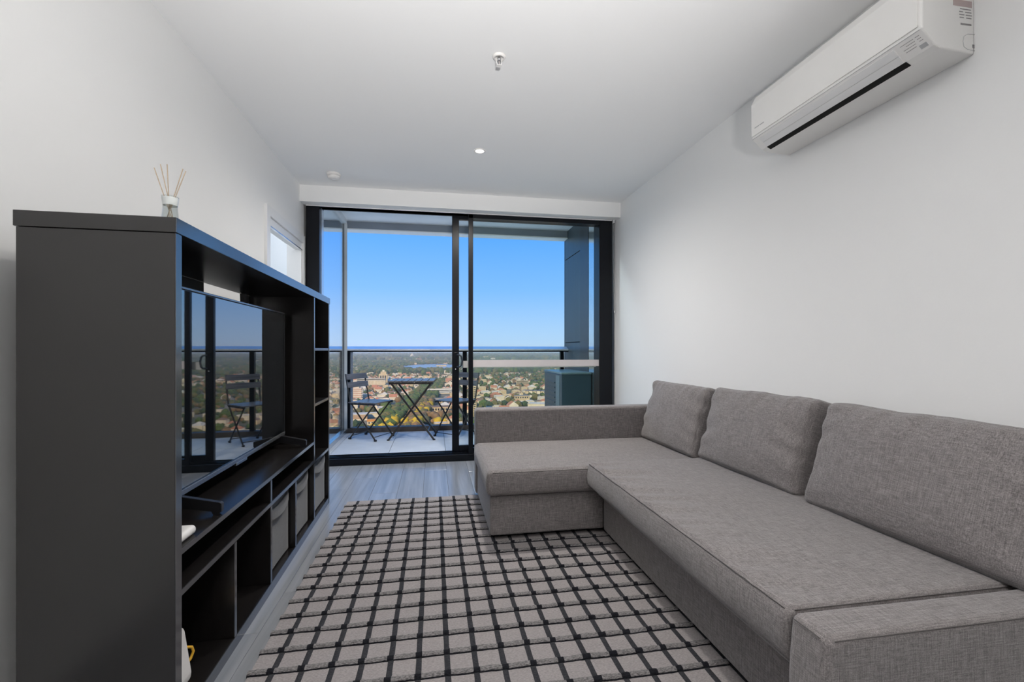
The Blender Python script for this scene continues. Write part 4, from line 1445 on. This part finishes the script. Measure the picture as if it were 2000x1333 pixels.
# ---- the mass of low buildings and trees
random.seed(23)
y = 270.0
while y < 9500:
    near = y < 1900
    step = 25 if near else (30 if y < 4300 else 75)
    x = -0.52 * y - 60
    while x < 0.66 * y + 60:
        jx, jy = x + random.uniform(-0.35, 0.35) * step, y + random.uniform(-0.35, 0.35) * step
        x += step
        k = jx / jy
        rr = random.random()
        cl_ = nz3(jx * 0.0035, jy * 0.0035, 5.0)
        if blocked(jx, jy):
            continue
        if near:
            ph = 0.66 if k < 0.07 else 0.25
            ph += 0.5 * cl_
            if jy > 1650:
                ph *= 0.6
            if rr < ph:
                houses.append((jx, jy, R(3.6) + random.choice((0, R(90))) + random.uniform(-0.06, 0.06), random.randrange(16), random.uniform(0.8, 1.15)))
                if random.random() < 0.55:
                    trees.append((jx + random.uniform(9, 14), jy - random.uniform(4, 12), random.uniform(2.2, 4.2), 0, random.choice((0, 0, 1, 2, 2, 3))))
            else:
                trees.append((jx, jy, random.uniform(4.0, 7.0), 0, random.choice((0, 0, 1, 1, 2, 2, 3))))
                if random.random() < 0.6:
                    trees.append((jx + random.uniform(-11, 11), jy + random.uniform(-9, 9), random.uniform(3.0, 5.5), 0, random.choice((0, 1, 2, 3))))
        elif y < 4300:
            if rr < 0.10 + 0.28 * max(0, cl_) + (0.18 if k < -0.16 else 0):
                houses.append((jx, jy, random.uniform(0, 3.1), random.randrange(16), random.uniform(0.9, 1.3)))
            else:
                trees.append((jx, jy, random.uniform(9, 15), 1, random.choice((0, 0, 1, 1, 2, 2))))
        else:
            if rr < 0.22:
                houses.append((jx, jy, random.uniform(0, 3.1), random.randrange(16), random.uniform(1.2, 2.0)))
            elif rr < 0.8:
                trees.append((jx, jy, random.uniform(22, 38), 1, random.choice((0, 1, 1, 2))))
    y += step
# avenue trees: brown and yellow on the near side, green further off
y = 455.0
while y < 1540:
    for sgn in (-1, 1):
        for off in (8, 16, 25):
            p = AV0 + avd * ((y - AV0.y) / avd.y) + avn * (sgn * off + random.uniform(-2, 2))
            lf = random.choice((3, 3, 4, 2)) if sgn > 0 and y < 900 else (random.choice((4, 0, 2, 0)) if sgn < 0 and y < 760 else random.choice((0, 0, 1, 2)))
            trees.append((p.x, p.y + random.uniform(-4, 4), random.uniform(5.0, 7.5), 0, lf))
    y += 11
for px, py, r, lf in ((808, 832, 5.5, 4), (817, 831, 4.0, 4), (855, 830, 6.0, 4), (868, 829, 4.5, 4), (735, 832, 3.5, 4), (846, 818, 6, 3), (860, 816, 6, 3), (875, 817, 6, 3), (838, 816, 5.5, 3), (852, 822, 6, 3), (872, 822, 6, 2), (880, 815, 6, 3), (694, 838, 7, 1), (700, 836, 5, 0), (750, 815, 8, 0), (757, 808, 8, 0), (762, 820, 8, 0), (752, 800, 8, 0), (768, 805, 7, 2), (955, 800, 9, 1), (965, 798, 9, 2), (945, 797, 9, 0), (1000, 797, 8, 2), (985, 796, 8, 1), (1012, 796, 8, 2), (975, 797, 8, 2), (1025, 795, 7, 1)):
    g = gpt(px, py)
    trees.append((g.x, g.y, r, 0, lf))


def in_view(x, y):
    k = x / y
    return (-0.235 < k < 0.045 and y > 615) or (0.075 < k < 0.245 and y > 800)


houses.sort(key=lambda q: q[1])
trees.sort(key=lambda q: q[1])
pick_h, rest_h = [], []
for q in houses:
    (pick_h if in_view(q[0], q[1]) and len(pick_h) < 250 else rest_h).append(q)
pick_t, rest_t = [], []
for q in trees:
    (pick_t if q[3] == 0 and in_view(q[0], q[1]) and len(pick_t) < 270 else rest_t).append(q)

hmesh = []
for (geo, wi, ri) in HK:
    m2 = MB()
    m2.v, m2.f, m2.m = geo
    hmesh.append(m2.mesh('low_house', [WALLS[wi], ROOFS[ri]], recalc=False))
for (x, y, rz, kd, sc_) in pick_h:
    o = link('low_house', hmesh[kd])
    o.location = (x, y, GZ)
    o.rotation_euler = (0, 0, rz)
    o.scale = (sc_, sc_, sc_)
    tag(o, 'small %s city building with a %s %s roof below the balcony' % (HL[kd][0], HL[kd][2], HL[kd][1]), 'house', 'city buildings with %s %s roofs' % (HL[kd][2], HL[kd][1]))
tmesh2 = {}
LN = ('green', 'dark green', 'olive green', 'bare brown', 'yellow autumn')
for i, (x, y, r, kd, lf) in enumerate(pick_t):
    key = (i % 4, lf)
    if key not in tmesh2:
        v, f = TK[i % 4]
        tmesh2[key] = MB().add(v, f).mesh('city_tree', LEAF[lf], smooth=True, recalc=False)
    o = link('city_tree', tmesh2[key])
    o.location = (x, y, GZ)
    o.rotation_euler = (0, 0, (i * 1.7) % 6.28)
    o.scale = (r, r, r * 1.15)
    tag(o, LN[lf] + ' tree among the rooftops of the city below', 'tree', LN[lf] + ' trees of the city')


def merged(name, items, label, cat):
    vs_, fs, ms = [], [], []
    for it in items:
        v, f, m = it
        n = len(vs_)
        vs_ += v
        fs += [tuple(i + n for i in q) for q in f]
        ms += m
    m2 = MB()
    m2.v, m2.f, m2.m = vs_, fs, ms
    o = m2.obj(name, CMATS, recalc=False)
    return tag(o, label, cat, kind='stuff')


it = []
for (x, y, rz, kd, sc_) in rest_h:
    (v, f, m), wi, ri = HK[kd]
    c_, s_ = math.cos(rz) * sc_, math.sin(rz) * sc_
    it.append(([(x + a * c_ - b_ * s_, y + a * s_ + b_ * c_, GZ + e_ * sc_) for a, b_, e_ in v], f, [wi if q == 0 else 4 + ri for q in m]))
merged('distant_rooftops', it, 'countless further rooftops of the city fading to the horizon', 'rooftops')
it = []
for i, (x, y, r, kd, lf) in enumerate(rest_t):
    v, f = TK0[i % 3]
    a = (i * 2.399) % 6.28
    c_, s_ = math.cos(a) * r, math.sin(a) * r
    zz = 1.1 if y < 2000 else 0.8
    it.append(([(x + p[0] * c_ - p[1] * s_, y + p[0] * s_ + p[1] * c_, GZ + p[2] * r * zz) for p in v], f, [9 + lf] * len(f)))
merged('distant_treetops', it, 'countless further treetops between the rooftops and over the park', 'treetops')

# thin haze over the far city
HAZE = True
if HAZE:
    hm_ = bpy.data.materials.new('city_haze')
    hm_.use_nodes = True
    hn = hm_.node_tree
    hn.nodes.clear()
    ho = hn.nodes.new('ShaderNodeOutputMaterial')
    hv_ = hn.nodes.new('ShaderNodeVolumeScatter')
    hv_.inputs['Color'].default_value = (0.90, 0.90, 0.86, 1)
    hv_.inputs['Density'].default_value = 0.00013
    hn.links.new(hv_.outputs[0], ho.inputs['Volume'])
    o = MB().box(-9000, 9000, 300, 15000, GZ - 5, 20).obj('haze', hm_)
    tag(o, 'thin pale haze hanging over the distant city', 'haze', kind='stuff')
